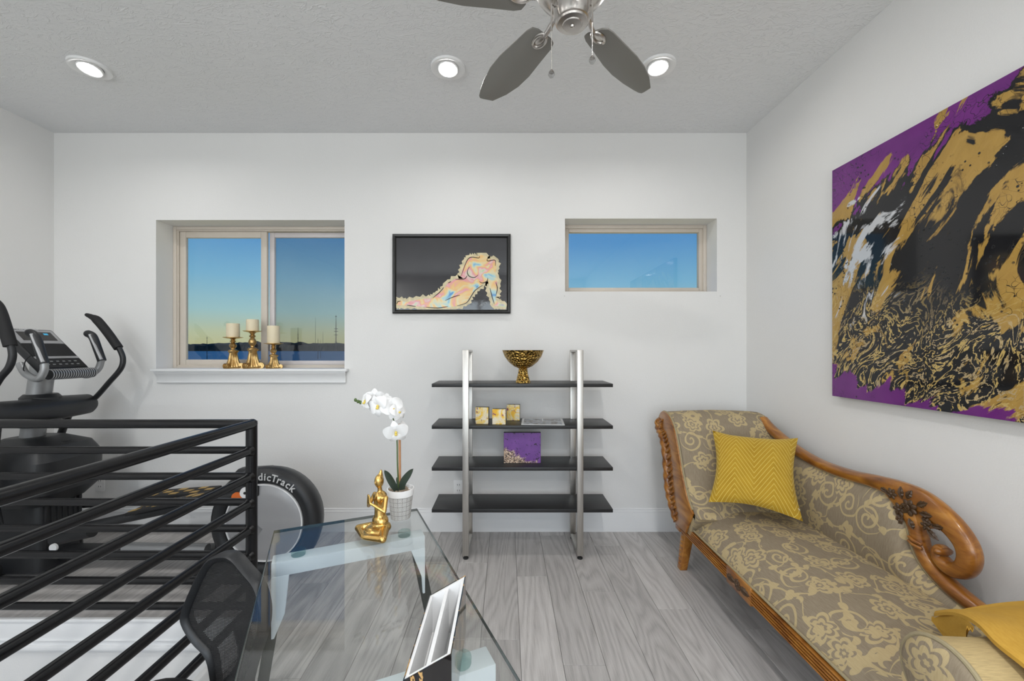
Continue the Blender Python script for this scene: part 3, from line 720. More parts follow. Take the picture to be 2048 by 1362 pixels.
# ------------------------------------------------------------------ glass desk
DA = radians(24.0); U = Vector((cos(DA), sin(DA), 0)); V = Vector((sin(DA), -cos(DA), 0))
DZ = .715; DO = Vector((-.822, 1.467, 0))         # far-left corner
DWID, DLEN = .505, 1.15
desk = thing('glass_desk', 'clear glass top desk with pale steel frames', 'desk', (DO.x+.4, DO.y-.3, 0))
MD = Matrix(((U.x, V.x, 0, DO.x), (U.y, V.y, 0, DO.y), (0, 0, 1, 0), (0, 0, 0, 1)))
def dbox(a, b): return MB().box(a, b).xf(MD)
gt = obj('glass_top', dbox((.0012, .0012, DZ-.010), (DWID-.0012, DLEN-.0012, DZ)), M['deskglass'], desk)
meg = simple('dark_green_glass_edge', (.035, .055, .050, 1), .12)
for q in (((0, 0), (DWID, .0012)), ((0, DLEN-.0012), (DWID, DLEN)), ((0, .0012), (.0012, DLEN-.0012)), ((DWID-.0012, .0012), (DWID, DLEN-.0012))):
    obj('glass_edge', dbox((*q[0], DZ-.010), (*q[1], DZ)), meg, gt)
for v0 in (.135, .80):
    fz1 = DZ-.028; h = .046; wv_ = .060
    bar = obj('frame_bar', dbox((.010, v0, fz1-h), (DWID-.012, v0+wv_, fz1)), M['desk'], desk, bevel=.003)
    for uu in (.085, DWID-.080):
        obj('standoff', MB().lathe([(0, 0), (.021, 0), (.022, .003), (.022, .015), (.021, .0178), (0, .0178)], MD @ Vector((uu, v0+.03, fz1)), 24), M['standoff'], bar)
    for sgn, u0 in ((-1, .014), (1, DWID-.016)):
        ut, ub = u0, u0+sgn*(.09 if sgn < 0 else .12)
        iu = lambda u, q: u-sgn*q
        m = MB(); zt_ = fz1-h-.001; r0 = [(iu(ut, .004), v0+.006, zt_), (iu(ut, .040), v0+.006, zt_), (iu(ut, .040), v0+wv_-.006, zt_), (iu(ut, .004), v0+wv_-.006, zt_)]
        r1 = [(iu(ub, 0), v0+.012, .001), (iu(ub, .030), v0+.012, .001), (iu(ub, .030), v0+wv_-.012, .001), (iu(ub, 0), v0+wv_-.012, .001)]
        m.loft([[Vector(p) for p in r0], [Vector(p) for p in r1]]); m.xf(MD)
        obj('leg', m, M['desklegdark'], desk, bevel=.002)
        m = MB(); L_ = .19 if sgn < 0 else .16
        m.prism([(u0-sgn*.0-sgn*.046, fz1-h+.002), (u0+sgn*.004, fz1-h+.002), (u0+sgn*.004, fz1-h-L_), (u0-sgn*.004, fz1-h-L_), (u0-sgn*(.034 if sgn < 0 else .008), fz1-h-L_*.62)], lambda p: (p[0], v0-.001, p[1]), lambda p: (p[0], v0+wv_+.001, p[1]))
        obj('corner_bracket', m.xf(MD), M['desk'], desk, bevel=.0015)
GZ = DZ+.0004
# ------------------------------------------------------------------ gold meditation figurine
def capsule(mb, a, b, ra, rb, seg=12):
    a, b = Vector(a), Vector(b); d = (b-a).normalized(); n = 4; pts = []; rs = []
    for i in range(n+1): t_ = pi/2*i/n; pts.append(a-d*ra*cos(t_)); rs.append(max(ra*sin(t_), ra*.05))
    for i in range(n+1): t_ = pi/2*i/n; pts.append(b+d*rb*sin(t_)); rs.append(max(rb*cos(t_), rb*.05))
    mb.tube(pts, rs, seg)
fg = at(757, 1072, 1.424); fg.z = GZ
fig = tag(bpy.data.objects.new('meditation_figurine', None), 'polished gold seated figurine with pressed palms on the glass desk', 'figurine'); COL.objects.link(fig)
fig.location = (fg.x, 1.445, GZ); fig.rotation_euler = (0, 0, radians(-128))
m = MB()   # local: figure faces +x
m.ell((0, 0, .022), (.036, .040, .022), 16); m.ell((0, 0, .045), (.026, .032, .025), 16)
capsule(m, (0, 0, .05), (.002, 0, .085), .021, .018); capsule(m, (.002, 0, .085), (0, 0, .125), .018, .024)
m.ell((0, 0, .127), (.018, .034, .016), 16)
for s in (-1, 1):
    capsule(m, (.0, s*.022, .020), (.040, s*.070, .013), .018, .013); capsule(m, (.040, s*.070, .013), (.066, s*.004, .010), .012, .008)
    capsule(m, (0, s*.032, .130), (.016, s*.046, .090), .0085, .0065); capsule(m, (.016, s*.046, .090), (.044, s*.006, .118), .0062, .0045)
    capsule(m, (.044, s*.005, .116), (.047, s*.003, .146), .0055, .0030)
m.ell((.030, 0, .011), (.042, .050, .011), 16); m.ell((.022, 0, .02), (.030, .040, .014), 16)
capsule(m, (0, 0, .135), (.003, 0, .160), .0085, .0078)
m.ell((.005, 0, .183), (.0165, .0155, .024), 18); capsule(m, (.0, 0, .198), (-.003, 0, .218), .0100, .0040)
m.ell((.0215, 0, .180), (.003, .0025, .006), 8)
o = obj('body', m, M['gold'], fig, local=True)
rm = o.modifiers.new('remesh', 'REMESH'); rm.mode = 'VOXEL'; rm.voxel_size = .0022; rm.use_smooth_shade = True
sm = o.modifiers.new('smooth', 'SMOOTH'); sm.factor = .5; sm.iterations = 6

# ------------------------------------------------------------------ orchid in pot
pp = Vector((-.402, 1.575, GZ))
pot = thing('orchid_plant', 'white artificial orchid in a patterned white pot on the glass desk', 'plant', pp)
def mk_key():
    t = NT('greek_key_ceramic'); v = t.coord('UV')
    s = t.n('SeparateXYZ'); t.l(v, s.inputs[0])
    fx = t.math('FRACT', t.math('MULTIPLY', s.outputs[0], 16.0)); fy = t.math('FRACT', t.math('MULTIPLY', s.outputs[1], 5.0))
    d = t.math('MAXIMUM', t.math('ABSOLUTE', t.math('SUBTRACT', fx, .5)), t.math('ABSOLUTE', t.math('SUBTRACT', fy, .5)))
    ring = t.math('FRACT', t.math('MULTIPLY', d, 5.0)); k = t.math('GREATER_THAN', ring, .45)
    t.set(t.mix(k, (.25, .24, .23, 1), (.78, .775, .76, 1)), .6); t.bump(k, .6, .002); return t.m
m = MB(); prof = [(.036, 0), (.0375, .003), (.045, .088)]
rings = []; uvs = []
for i in range(7):
    f = i/6; r = .0365+(.0455-.0365)*f; rings.append([pp+Vector((r*cos(2*pi*j/40), r*sin(2*pi*j/40), .004+.084*f)) for j in range(41)]); uvs.append([(j/40, f) for j in range(41)])
m.loft(rings, closed=False, caps=False, uvs=uvs); obj('pot', m, mk_key(), pot)
obj('pot_rim', MB().lathe([(.0455, .088), (.0485, .090), (.0505, .112), (.0500, .1145), (.0465, .1145), (.0450, .100), (0, .098)], pp, 36), M['white'], pot)
obj('pot_base', MB().lathe([(0, 0), (.034, 0), (.0365, .004), (0, .004)], pp, 36), M['white'], pot)
m = MB(); rr = random.Random(2)
for k in range(46):
    a_ = rr.uniform(0, 2*pi); q = .040*sqrt(rr.random()); m.ell(pp+Vector((q*cos(a_), q*sin(a_), .103+rr.uniform(0, .006))), (rr.uniform(.004, .008), rr.uniform(.004, .006), rr.uniform(.003, .005)), 8)
o = obj('pebbles', m, simple('tan_pebbles', (.36, .28, .20, 1), .6, 0, .4, 60), pot); o['kind'] = 'stuff'; o['label'] = 'tan pebbles filling the pot'
sy = pp.y
stk = [pp+Vector((-.002, 0, .10)), at(799, 848, sy)]
obj('stake', MB().tube(stk, .0047, 10), simple('cane_stake', (.50, .25, .12, 1), .6, 0, .25, 20), pot)
P2 = lambda px, py, dy=0: at(px, py, sy+dy)
mg = simple('green_stem', (.07, .12, .03, 1), .5)
stem_pts = catmull([pp+Vector((-.006, -.004, .10)), P2(795, 930), P2(794, 880), P2(790, 850), P2(783, 832), P2(766, 820), P2(742, 808), P2(722, 802), P2(711, 800)], 5)
obj('flower_stem', MB().tube(stem_pts, [.0030-.0018*i/len(stem_pts) for i in range(len(stem_pts))], 8), mg, pot)
m = MB()
for q in ((711, 800), (716, 803), (721, 805)): m.ell(P2(*q), (.006, .005, .007), 10)
obj('bud', m, mg, pot)
mleaf = simple('dark_leaf', (.035, .055, .040, 1), .38, 0, .15, 10)
def leaf(pts, w):
    pts = catmull(pts, 5); rings = []
    n = len(pts)
    for i, p in enumerate(pts):
        f = i/(n-1); ww = w*(sin(pi*min(1, f*.9+.12))**.7)*(1 if f < .97 else .5); t_ = (pts[min(i+1, n-1)]-pts[max(i-1, 0)]).normalized()
        sd = t_.cross(Vector((0, -1, .2))).normalized(); nn = sd.cross(t_)
        rings.append([p-sd*ww+nn*.004, p-sd*ww*.5, p-nn*.002, p+sd*ww*.5, p+sd*ww+nn*.004, p+sd*ww*.5+nn*.002, p+nn*.001, p-sd*ww*.5+nn*.002])
    return MB().loft(rings)
obj('leaf', leaf([pp+Vector((-.008, -.006, .10)), P2(786, 968, -.02), P2(776, 950, -.03), P2(769, 940, -.035)], .013), mleaf, pot)
obj('leaf', leaf([pp+Vector((.008, -.004, .10)), P2(806, 966, -.02), P2(818, 948, -.03), P2(827, 937, -.035)], .013), mleaf, pot)
obj('leaf', leaf([pp+Vector((.0, .010, .10)), P2(800, 968, .03), P2(794, 955, .045)], .012), mleaf, pot)
mpet = NT('white_petal'); mpet.set((.80, .80, .80, 1), .5); mpet.b.inputs['Subsurface Weight'].default_value = 0; mpet = mpet.m
myel = simple('yellow_lip', (.78, .60, .12, 1), .5)
def petal(mb, c, d, nrm, L, w):
    d = d.normalized(); sd = nrm.cross(d).normalized()
    def fn(u, v):
        q = (v-.5)*2; ww = w*sin(pi*min(.97, .10+.86*u))**.75
        return c+d*(L*u)+sd*(ww*q)+nrm*(.012*sin(pi*u*.9)*(1-.5*q*q)+.004*q*q-.008*u*u)
    mb.grid(fn, 7, 6)
def flower(px, py, dy, face, L, spin):
    c = P2(px, py, dy); nrm = Vector(face).normalized(); a = Vector((0,0,1)); e1 = (a-nrm*a.dot(nrm)).normalized(); e2 = nrm.cross(e1)
    m = MB()
    for k in range(5):
        an = spin+2*pi*k/5; d = e1*cos(an)+e2*sin(an); big = k in (1, 4)
        petal(m, c+nrm*(.001 if big else -.001), d, nrm, L*(1.0 if big else .95), L*(.56 if big else .34))
    o = obj('flower', m, mpet, pot, recalc=False, sharp=80)
    l = MB(); l.ell(c+nrm*.006, (.005, .005, .006), 10); l.ell(c+nrm*.009-e1*.007, (.006, .006, .004), 10); obj('lip', l, myel, o)
for a in ((733, 803, -.01, (-.7, -.6, .2), .036, .3), (749, 799, .01, (.3, -.9, .1), .044, 0), (757, 812, -.03, (-.3, -.9, -.1), .046, .5), (769, 806, .015, (.1, -.9, .35), .042, -.2), (785, 815, -.02, (.5, -.75, .3), .046, .4), (795, 822, -.01, (.75, -.5, .3), .040, .1), (792, 864, -.02, (.2, -.85, -.3), .048, .2), (802, 862, .02, (.8, -.4, .1), .040, .9)):
    flower(*a)

# ------------------------------------------------------------------ desk caddy (black outside, white inside)
cad = thing('desk_caddy', 'black and white two compartment caddy with gold veined front on the glass desk', 'organizer', (-.133, .815, GZ))
def mk_vein():
    t = NT('black_marble_gold_vein'); v = t.coord('Object'); 
    n = t.noise(v, 9, 5, .6, .6); k = t.ramp(t.math('ABSOLUTE', t.math('SUBTRACT', n, .5)), [(.006, (1,1,1,1)), (.016, (0,0,0,1))])
    t.set(t.mix(k, (.010, .008, .008, 1), (.55, .33, .12, 1)), .06, 0, .6); return t.m
mv = mk_vein()
x0, x1, y0, y1, hl_, hr_ = -.041, .041, -.120, .123, .084, .130
zt = lambda x: hl_+(hr_-hl_)*(x-x0)/(x1-x0)
def slantbox(xa, xb, ya, yb_, z0=0, dz=0, full=True):
    m = MB(); za, zb_ = zt(xa)+dz, zt(xb)+dz
    m.add([(xa,ya,z0),(xb,ya,z0),(xb,yb_,z0),(xa,yb_,z0),(xa,ya,za),(xb,ya,zb_),(xb,yb_,zb_),(xa,yb_,za)], [(3,2,1,0),(4,5,6,7),(0,1,5,4),(1,2,6,5),(2,3,7,6),(3,0,4,7)]); return m
sh_ = MB(); e = .0022
for q in ((x0, x1, y0, y0+e), (x0, x1, y1-e, y1), (x0, x0+e, y0+e, y1-e), (x1-e, x1, y0+e, y1-e)):
    s_ = slantbox(*q); sh_.add(s_.v, s_.f)
sh_.box((x0+e, y0+e, 0), (x1-e, y1-e, .002)); obj('outer_shell', sh_, mv, cad, local=True, flat=True)
li = MB(); g = .0085
for q in ((x0+e, x1-e, y0+e, y0+g), (x0+e, x1-e, y1-g, y1-e), (x0+e, x0+g, y0+g, y1-g), (x1-g, x1-e, y0+g, y1-g)):
    s_ = slantbox(*q, z0=.002, dz=-.001); li.add(s_.v, s_.f)
li.box((x0+g, y0+g, .002), (x1-g, y1-g, .006)); obj('white_lining', li, M['white'], cad, local=True, flat=True)
s_ = slantbox(-.0040, .0040, y0+g, y1-g, z0=.006, dz=-.004); obj('divider', s_, M['white'], cad, local=True, flat=True)
# ------------------------------------------------------------------ mesh chair
CHA = atan2(-.30, .95)
chair = thing('mesh_office_chair', 'low back black mesh task chair at the desk', 'chair', (-.80, 1.20, 0), 0)
CW = Vector((.95, -.30, 0)).normalized(); CN = Vector((-CW.y*-1, CW.x*-1, 0)); CN = Vector((CW.y, -CW.x, 0))   # CN faces the seat side
c0_ = Vector((-.813, 1.242, 0))
def chp(px, py, push=0):
    # point of the backrest plane seen at this place, then pushed along the curve of the back
    r = (px-CX)/F; t_ = (r*c0_.y-c0_.x)/(CW.x-r*CW.y); p = c0_+CW*t_; z = CAMZ-(py-CY)/F*p.y
    return Vector((p.x, p.y, z))+CN*push
outl = [(458,1103),(430,1112),(408,1150),(388,1205),(387,1232),(404,1272),(428,1308),(438,1362),(441,1410),(500,1410),(505,1362),(520,1312),(536,1270),(545,1230),(543,1196),(528,1160),(500,1132),(478,1110)]
ol = catmull([chp(*q) for q in outl], 4, closed=True)
cen = sum(ol, Vector())/len(ol)
def wrapd(p):   # edges curve toward the sitter
    t_ = (p-cen).dot(CW); return CN*(t_*t_*.6)
fr_ = []
for p in ol:
    d = (cen-p); d -= CN*d.dot(CN); d.normalize(); fr_.append((p, d))
m = MB(); rings = []
for p, d in fr_:
    b_ = p+wrapd(p); rings.append([b_-CN*.012, b_+CN*.020, b_+CN*.026+d*.006, b_+CN*.020+d*.018, b_+CN*.010+d*.022, b_-CN*.010+d*.016])
m.loft(rings, loop=True); obj('back_frame', m, M['black'], chair, sharp=50)
# woven mesh: real strands clipped to the outline
inner = [p+d*.014 for p, d in fr_]
def span(s, key, val):   # intersections of outline with a horizontal/vertical line in plane coords
    out = []; n = len(inner)
    for i in range(n):
        a_, b_ = inner[i], inner[(i+1) % n]
        fa = (a_.z if key == 'z' else (a_-cen).dot(CW))-val; fb = (b_.z if key == 'z' else (b_-cen).dot(CW))-val
        if fa*fb < 0: t_ = fa/(fa-fb); out.append(a_.lerp(b_, t_))
    return sorted(out, key=lambda p: (p-cen).dot(CW) if key == 'z' else p.z)
zmin, zmax = min(p.z for p in inner), max(p.z for p in inner); strands = MB(); z = zmin+.003
while z < zmax:
    q = span(inner, 'z', z)
    if len(q) >= 2:
        a_, b_ = q[0], q[-1]; n = 8; pts = [a_.lerp(b_, i/n) for i in range(n+1)]; pts = [p+wrapd(p)+CN*.012 for p in pts]
        strands.tube(pts, .0017, 4)
    z += .0044
wmin, wmax = min((p-cen).dot(CW) for p in inner), max((p-cen).dot(CW) for p in inner); w_ = wmin+.003
while w_ < wmax:
    q = span(inner, 'w', w_)
    if len(q) >= 2:
        a_, b_ = q[0], q[-1]; pts = [a_.lerp(b_, i/6)+wrapd(a_)+CN*.012 for i in range(7)]; strands.tube(pts, .0011, 4)
    w_ += .0052
o = obj('back_mesh', strands, M['blackmatte'], chair); o['label'] = 'woven black mesh'; o['kind'] = 'stuff'
sc_ = c0_+CN*.27; m = MB(); seat_rings = []
for dz_, sc2 in ((-.055, .86), (-.045, .97), (-.02, 1.0), (0, .97), (.012, .85), (.018, .5), (.018, .05)):
    m_ring = []
    for k in range(32):
        w_ = 2*pi*k/32; cc = math.copysign(abs(cos(w_))**.5, cos(w_)); ss = math.copysign(abs(sin(w_))**.5, sin(w_))
        m_ring.append(sc_+CW*(.215*sc2*cc)+CN*(.205*sc2*ss)+Vector((0, 0, .402+dz_)))
    seat_rings.append(m_ring)
m.loft(seat_rings)
obj('seat', m, M['blackmatte'], chair)
obj('back_support', MB().tube(catmull([c0_+Vector((0,0,.52))-CN*.02, c0_+Vector((0,0,.40))-CN*.035, c0_+Vector((0,0,.36))+CN*.06, sc_+Vector((0,0,.37))], 5), .022, 10), M['black'], chair)
obj('gas_column', MB().lathe([(0, .07), (.028, .07), (.028, .22), (.018, .225), (.018, .37), (0, .37)], (sc_.x, sc_.y, 0), 20), M['greymetal'], chair)
for k in range(5):
    a_ = 2*pi*k/5+.3; d = Vector((cos(a_), sin(a_), 0)); lg = obj('base_leg', MB().tube([Vector((sc_.x, sc_.y, .095))+d*.02, Vector((sc_.x, sc_.y, .085))+d*.16, Vector((sc_.x, sc_.y, .065))+d*.27], [.022, .018, .014], 8), M['black'], chair)
    sd = d.cross(Vector((0,0,1))); c_ = Vector((sc_.x, sc_.y, .026))+d*.27; w_m = MB()
    for s in (-1, 1): w_m.cyl(c_+sd*.006*s, c_+sd*.022*s, .0255, 14)
    obj('caster', w_m, M['black'], lg)

# ------------------------------------------------------------------ elliptical trainer
EX = thing('elliptical_trainer', 'black and silver elliptical trainer behind the stair railing', 'elliptical', (-2.2, 2.60, 0))
dc = Vector((-1.415, 2.42, .345))    # front face centre of flywheel drum
Ry = lambda p: Vector((p[0], p[1], p[2]))
MX = Matrix.Rotation(pi/2, 3, 'X')     # lathe axis z -> -y
def drum(prof, seg=48): return MB().lathe([(r, z) for r, z in prof], dc, seg, MX)
obj('drum_rim', drum([(.232, -.16), (.270, -.16), (.300, -.12), (.318, -.06), (.320, -.02), (.302, .012), (.268, .020), (.240, .010), (.234, -.01), (.234, -.02)]), M['black'], EX, sharp=60)
o = obj('drum_disc', drum([(0, .004), (.16, .004), (.218, .0), (.226, -.004), (.228, -.02), (0, -.02)]), M['silver'], EX)
obj('drum_ring', drum([(.219, -.002), (.2195, .006), (.2265, .006), (.228, -.004)]), M['white'], o)
m = MB()
for k in range(26):
    a_ = radians(190+2.2*k); m.tube([dc+Vector((.06*cos(a_)+.02, -.0045, .06*sin(a_)+.02)), dc+Vector((.19*cos(a_*.98)+.0, -.0035, .19*sin(a_*.98)))], .0008, 4)
obj('printed_rays', m, M['greymetal'], o)
# housing running forward from the drum
m = MB(); pts = [(-1.40, .02), (-1.62, .02), (-1.78, .05), (-1.70, .30), (-1.68, .45), (-1.64, .60), (-1.60, .645), (-1.40, .655)]
m.prism(pts, lambda p: (p[0], 2.462, p[1]), lambda p: (p[0], 2.53, p[1])); obj('drum_housing', m, M['black'], EX, bevel=.015)
m = MB(); m.prism([(-1.62, .06), (-1.43, .06), (-1.43, .55), (-1.60, .52), (-1.66, .33)], lambda p: (p[0], 2.455, p[1]), lambda p: (p[0], 2.48, p[1])); obj('housing_panel', m, M['silver'], EX, bevel=.005)
m = MB(); m.prism([(-1.735, .06), (-1.66, .06), (-1.655, .30), (-1.615, .50), (-1.655, .50), (-1.70, .32)], lambda p: (p[0], 2.44, p[1]), lambda p: (p[0], 2.458, p[1])); obj('housing_strut', m, M['black'], EX, bevel=.004)
obj('rear_foot', MB().tube([(-1.75, 2.35, .045), (-1.75, 2.85, .045)], .042, 14), M['blackmatte'], EX)
# crank arm pivot with white cap
cp = at(494, 984, 2.40); c_ = MB(); c_.lathe([(0, .0), (.030, .0), (.033, .012), (.030, .02), (0, .02)], cp, 20, MX); o = obj('pivot_cap', c_, M['white'], EX)
obj('pivot_bolt', MB().lathe([(0, .022), (.008, .022), (.009, .018), (0, .018)], cp, 12, MX), M['black'], o)
obj('pivot_block', MB().box((cp.x-.10, 2.40, cp.z-.03), (cp.x+.06, 2.46, cp.z+.035)), M['black'], EX, bevel=.01)
obj('orange_washer', MB().lathe([(0, .0), (.03, .0), (.03, .01), (0, .01)], cp+Vector((-.055, .0, -.03)), 16, MX), simple('orange_plastic', (.75, .16, .02, 1), .4), EX)
# lettering around the rim
def text_mesh(ch, size, ext=.002):
    cu = bpy.data.curves.new('glyph', 'FONT'); cu.body = ch; cu.size = size; cu.extrude = ext; cu.align_x = 'CENTER'; cu.resolution_u = 3
    cu.offset = size*.012
    to = bpy.data.objects.new('glyph', cu); COL.objects.link(to); bpy.context.view_layer.update()
    me = to.to_mesh(); vs = [v.co.copy() for v in me.vertices]; fs = [tuple(p.vertices) for p in me.polygons]; to.to_mesh_clear()
    bpy.data.objects.remove(to); bpy.data.curves.remove(cu); return vs, fs
word = 'NordicTrack'; m = MB(); ang = radians(116); rad = .272
wd = {'N': 8.6, 'o': 7.0, 'r': 5.2, 'd': 7.2, 'i': 3.6, 'c': 6.4, 'T': 6.8, 'a': 6.8, 'k': 6.8}
for ch in word:
    ang -= radians(wd[ch]*.5); vs, fs = text_mesh(ch, .058)
    er = Vector((cos(ang), 0, sin(ang))); et = Vector((sin(ang), 0, -cos(ang)))
    m.add([dc+er*(rad-.018+v.y)+et*v.x+Vector((0, -.0205-v.z, 0)) for v in vs], fs)
    ang -= radians(wd[ch]*.5)
o = obj('rim_lettering', m, M['letter'], EX, flat=True, recalc=False); o['label'] = 'pale NordicTrack lettering'
# main floor rails
obj('base_rail', MB().box((-3.05, 2.56, .05), (-1.60, 2.66, .12)), M['black'], EX, bevel=.012)
obj('front_foot', MB().tube([(-3.02, 2.30, .05), (-3.02, 2.90, .05)], .045, 14), M['blackmatte'], EX)
obj('side_rail', MB().tube([at(250, 1095, 2.45), at(415, 1098, 2.45)], .030, 10), M['greymetal'], EX)
# tower shroud
def ring_box(cx, cy, hx, hy, z, n=5):
    out = []
    for k in range(4*n):
        a_ = 2*pi*(k+.5)/(4*n); c1, s1 = cos(a_), sin(a_); e = .38
        out.append(Vector((cx+hx*math.copysign(abs(c1)**e, c1), cy+hy*math.copysign(abs(s1)**e, s1), z)))
    return out
m = MB(); m.loft([ring_box(-2.93, 2.60, .17, .15, .03), ring_box(-2.93, 2.60, .16, .14, .30), ring_box(-2.93, 2.60, .155, .135, .42)]); tw = obj('tower_column', m, M['black'], EX, sharp=45)
for k in range(7):
    yy = 2.50+.033*k; obj('tower_rib', MB().box((-2.780, yy-.008, .10), (-2.766, yy+.008, .42)), M['blackmatte'], tw, bevel=.003)
m = MB(); m.loft([ring_box(-2.93, 2.59, .18, .16, .42), ring_box(-2.91, 2.59, .23, .21, .50), ring_box(-2.91, 2.59, .235, .215, .69), ring_box(-2.92, 2.59, .20, .18, .77), ring_box(-2.94, 2.59, .11, .10, .815)]); obj('tower_shroud', m, M['black'], EX, sharp=30)
obj('cup_holder', MB().lathe([(.035, -.02), (.045, .02), (.048, .022), (.052, .02), (.050, -.03)], (-2.80, 2.60, .765), 20), M['blackmatte'], EX)
# neck
m = MB(); rings = []
for f in (0, .5, 1):
    c_ = Vector((-2.955, 2.58, .76)).lerp(Vector((-2.875, 2.58, 1.28)), f); rings.append([c_+Vector((.052*cos(t_), .060*sin(t_), 0)) for t_ in [2*pi*i/20 for i in range(20)]])
m.loft(rings); obj('neck', m, M['greymetal'], EX)
# cross pivot body
m = MB(); pts = [(2.27, .070), (2.30, .078), (2.45, .072), (2.58, .080), (2.72, .072), (2.83, .066), (2.855, .050)]
rings = [[Vector((-2.86+r*1.05*cos(t_), y, .985+r*sin(t_))) for t_ in [2*pi*i/20 for i in range(20)]] for y, r in pts]
m.loft(rings); obj('pivot_body', m, M['black'], EX)
obj('pivot_collar', MB().lathe([(.055, -.11), (.092, -.105), (.092, .075), (.075, .095), (.055, .095)], (-2.895, 2.58, .985), 28), M['black'], EX)
# swinging handlebars and lower links
def hbar(Y, pts, rr_, grip):
    P = [at(px, py, Y) if not isinstance(px, str) else None for px, py in pts]; return catmull(P, 6)
far = [at(165, 812, 2.84), at(190, 796, 2.84), at(218, 765, 2.84), at(241, 738, 2.84), at(246, 718, 2.84), at(240, 700, 2.84), at(233, 690, 2.84)]
obj('swing_handle', MB().tube(catmull(far, 6), .0165, 12), M['black'], EX)
gp = catmull([at(237, 696, 2.84), at(215, 665, 2.84), at(195, 641, 2.84), at(184, 634, 2.84), at(172, 629, 2.84)], 5)
obj('foam_grip', MB().tube(gp, [.027]*11+[.026, .024, .022, .020, .018, .017, .015, .014, .012, .010][:len(gp)-11], 14), M['blackmatte'], EX)
near = [at(-20, 790, 2.32), at(0, 757, 2.32), at(18, 735, 2.32), at(25, 712, 2.32), at(22, 690, 2.32)]
obj('swing_handle', MB().tube(catmull(near, 6), .0175, 12), M['black'], EX)
gp = catmull([at(21, 692, 2.32), at(10, 655, 2.32), at(0, 625, 2.32), at(-8, 610, 2.32), at(-18, 603, 2.32)], 5)
obj('foam_grip', MB().tube(gp, [.029]*len(gp), 14), M['blackmatte'], EX)
obj('lower_link', MB().tube([at(140, 822, 2.82), at(122, 868, 2.82), at(105, 930, 2.80), at(110, 1010, 2.78)], .021, 10), M['black'], EX)
obj('lower_link', MB().tube([(-2.86, 2.33, .95), (-2.90, 2.33, .60), (-2.86, 2.34, .34)], .021, 10), M['black'], EX)
# pedal arms with treads
def pedal(Y, a, b, t0, t1, lab):
    A, B = at(*a, Y), at(*b, Y); o = obj('pedal_arm', MB().tube([A, A.lerp(B, .5), B], [.024, .028, .024], 10), M['black'], EX)
    d = (B-A).normalized(); up = Vector((0,-1,0)).cross(d)
    if up.z < 0: up = -up
    c1, c2 = A.lerp(B, t0), A.lerp(B, t1); m = MB(); hw = .075
    for c_, h in ((c1, 0), (c2, 0)): pass
    vs = []
    for h in (.022, .042):
        for c_ in (c1, c2):
            for s in (-1, 1): vs.append(c_+up*h+Vector((0, s*hw, 0)))
    m.add(vs, [(0,1,3,2),(4,6,7,5),(0,4,5,1),(2,3,7,6),(0,2,6,4),(1,5,7,3)])
    p = obj('pedal', m, M['blackmatte'], EX, bevel=.006); m2 = MB()
    n = 6
    for i in range(n):
        for j in range(3):
            if (i+j) % 2: continue
            q = c1.lerp(c2, (i+.15)/n); r_ = c1.lerp(c2, (i+.85)/n); s0 = -hw*.8+j*hw*.55; s1 = s0+hw*.48
            m2.add([q+up*.0425+Vector((0, s0, 0)), r_+up*.0425+Vector((0, s0, 0)), r_+up*.0425+Vector((0, s1, 0)), q+up*.0425+Vector((0, s1, 0)),
                    q+up*.045+Vector((0, s0, 0)), r_+up*.045+Vector((0, s0, 0)), r_+up*.045+Vector((0, s1, 0)), q+up*.045+Vector((0, s1, 0))], [(0,1,2,3),(4,7,6,5),(0,4,5,1),(1,5,6,2),(2,6,7,3),(3,7,4,0)])
    obj('tread_pad', m2, simple('tan_tread', (.42, .27, .08, 1), .6), p, flat=True)
pedal(2.42, (130, 1062), (490, 985), .40, .78, 'near'); pedal(2.76, (150, 1010), (500, 985), .45, .80, 'far')
m = MB(); c_ = at(130, 1078, 2.42); m.tube([c_+Vector((-.06, .0, .0)), c_+Vector((.16, 0, .05))], .038, 14); obj('roller', m, M['black'], EX)
obj('roller_cap', MB().lathe([(0, .0), (.022, .0), (.022, .012), (0, .012)], c_+Vector((-.02, -.036, -.03)), 16, MX), M['white'], EX)
# console
A, B = Vector((-2.985, 2.59, 1.485)), Vector((-2.725, 2.59, 1.225)); d = (B-A).normalized(); nrm = Vector((-d.z, 0, d.x)); 
if nrm.z < 0: nrm = -nrm
def con(a, b, y0, y1, h0, h1): 
    m = MB(); vs = []
    for h in (h0, h1):
        for t_ in (a, b):
            for y in (y0, y1): vs.append(A.lerp(B, t_)+Vector((0, y, 0))+nrm*h)
    return m.add(vs, [(0,1,3,2),(4,6,7,5),(0,4,5,1),(2,3,7,6),(0,2,6,4),(1,5,7,3)])
cs = obj('console', con(0, 1, -.135, .135, -.045, 0), M['black'], EX, bevel=.01)
obj('silver_bezel', con(.04, .36, -.12, .12, .0, .003), M['silver'], cs); obj('screen', con(.09, .29, -.09, .10, .003, .0045), simple('dark_screen', (.02, .018, .016, 1), .15), cs)
obj('screen_glow', con(.12, .16, .05, .075, .0045, .005), emis('blue_display', (.1, .5, .8, 1), .8), cs)
obj('key_panel', con(.38, .66, -.125, .125, .0, .003), M['blackmatte'], cs); obj('silver_strip', con(.67, .72, -.125, .125, .0, .004), M['silver'], cs); obj('button_panel', con(.74, .93, -.125, .125, .0, .003), M['blackmatte'], cs)
for i in range(2):
    for j in range(6): obj('button', con(.78+.07*i, .80+.07*i, -.10+.035*j, -.085+.035*j, .003, .005), M['greymetal'], cs)
vs, fs = text_mesh('NordicTrack', .022, .0005); et = Vector((0, 1, 0)); m = MB(); m.add([A.lerp(B, .03)+et*(v.x-.01)-d*(v.y)+nrm*(.001+v.z) for v in vs], fs)
obj('console_lettering', m, M['letter'], cs, flat=True, recalc=False)
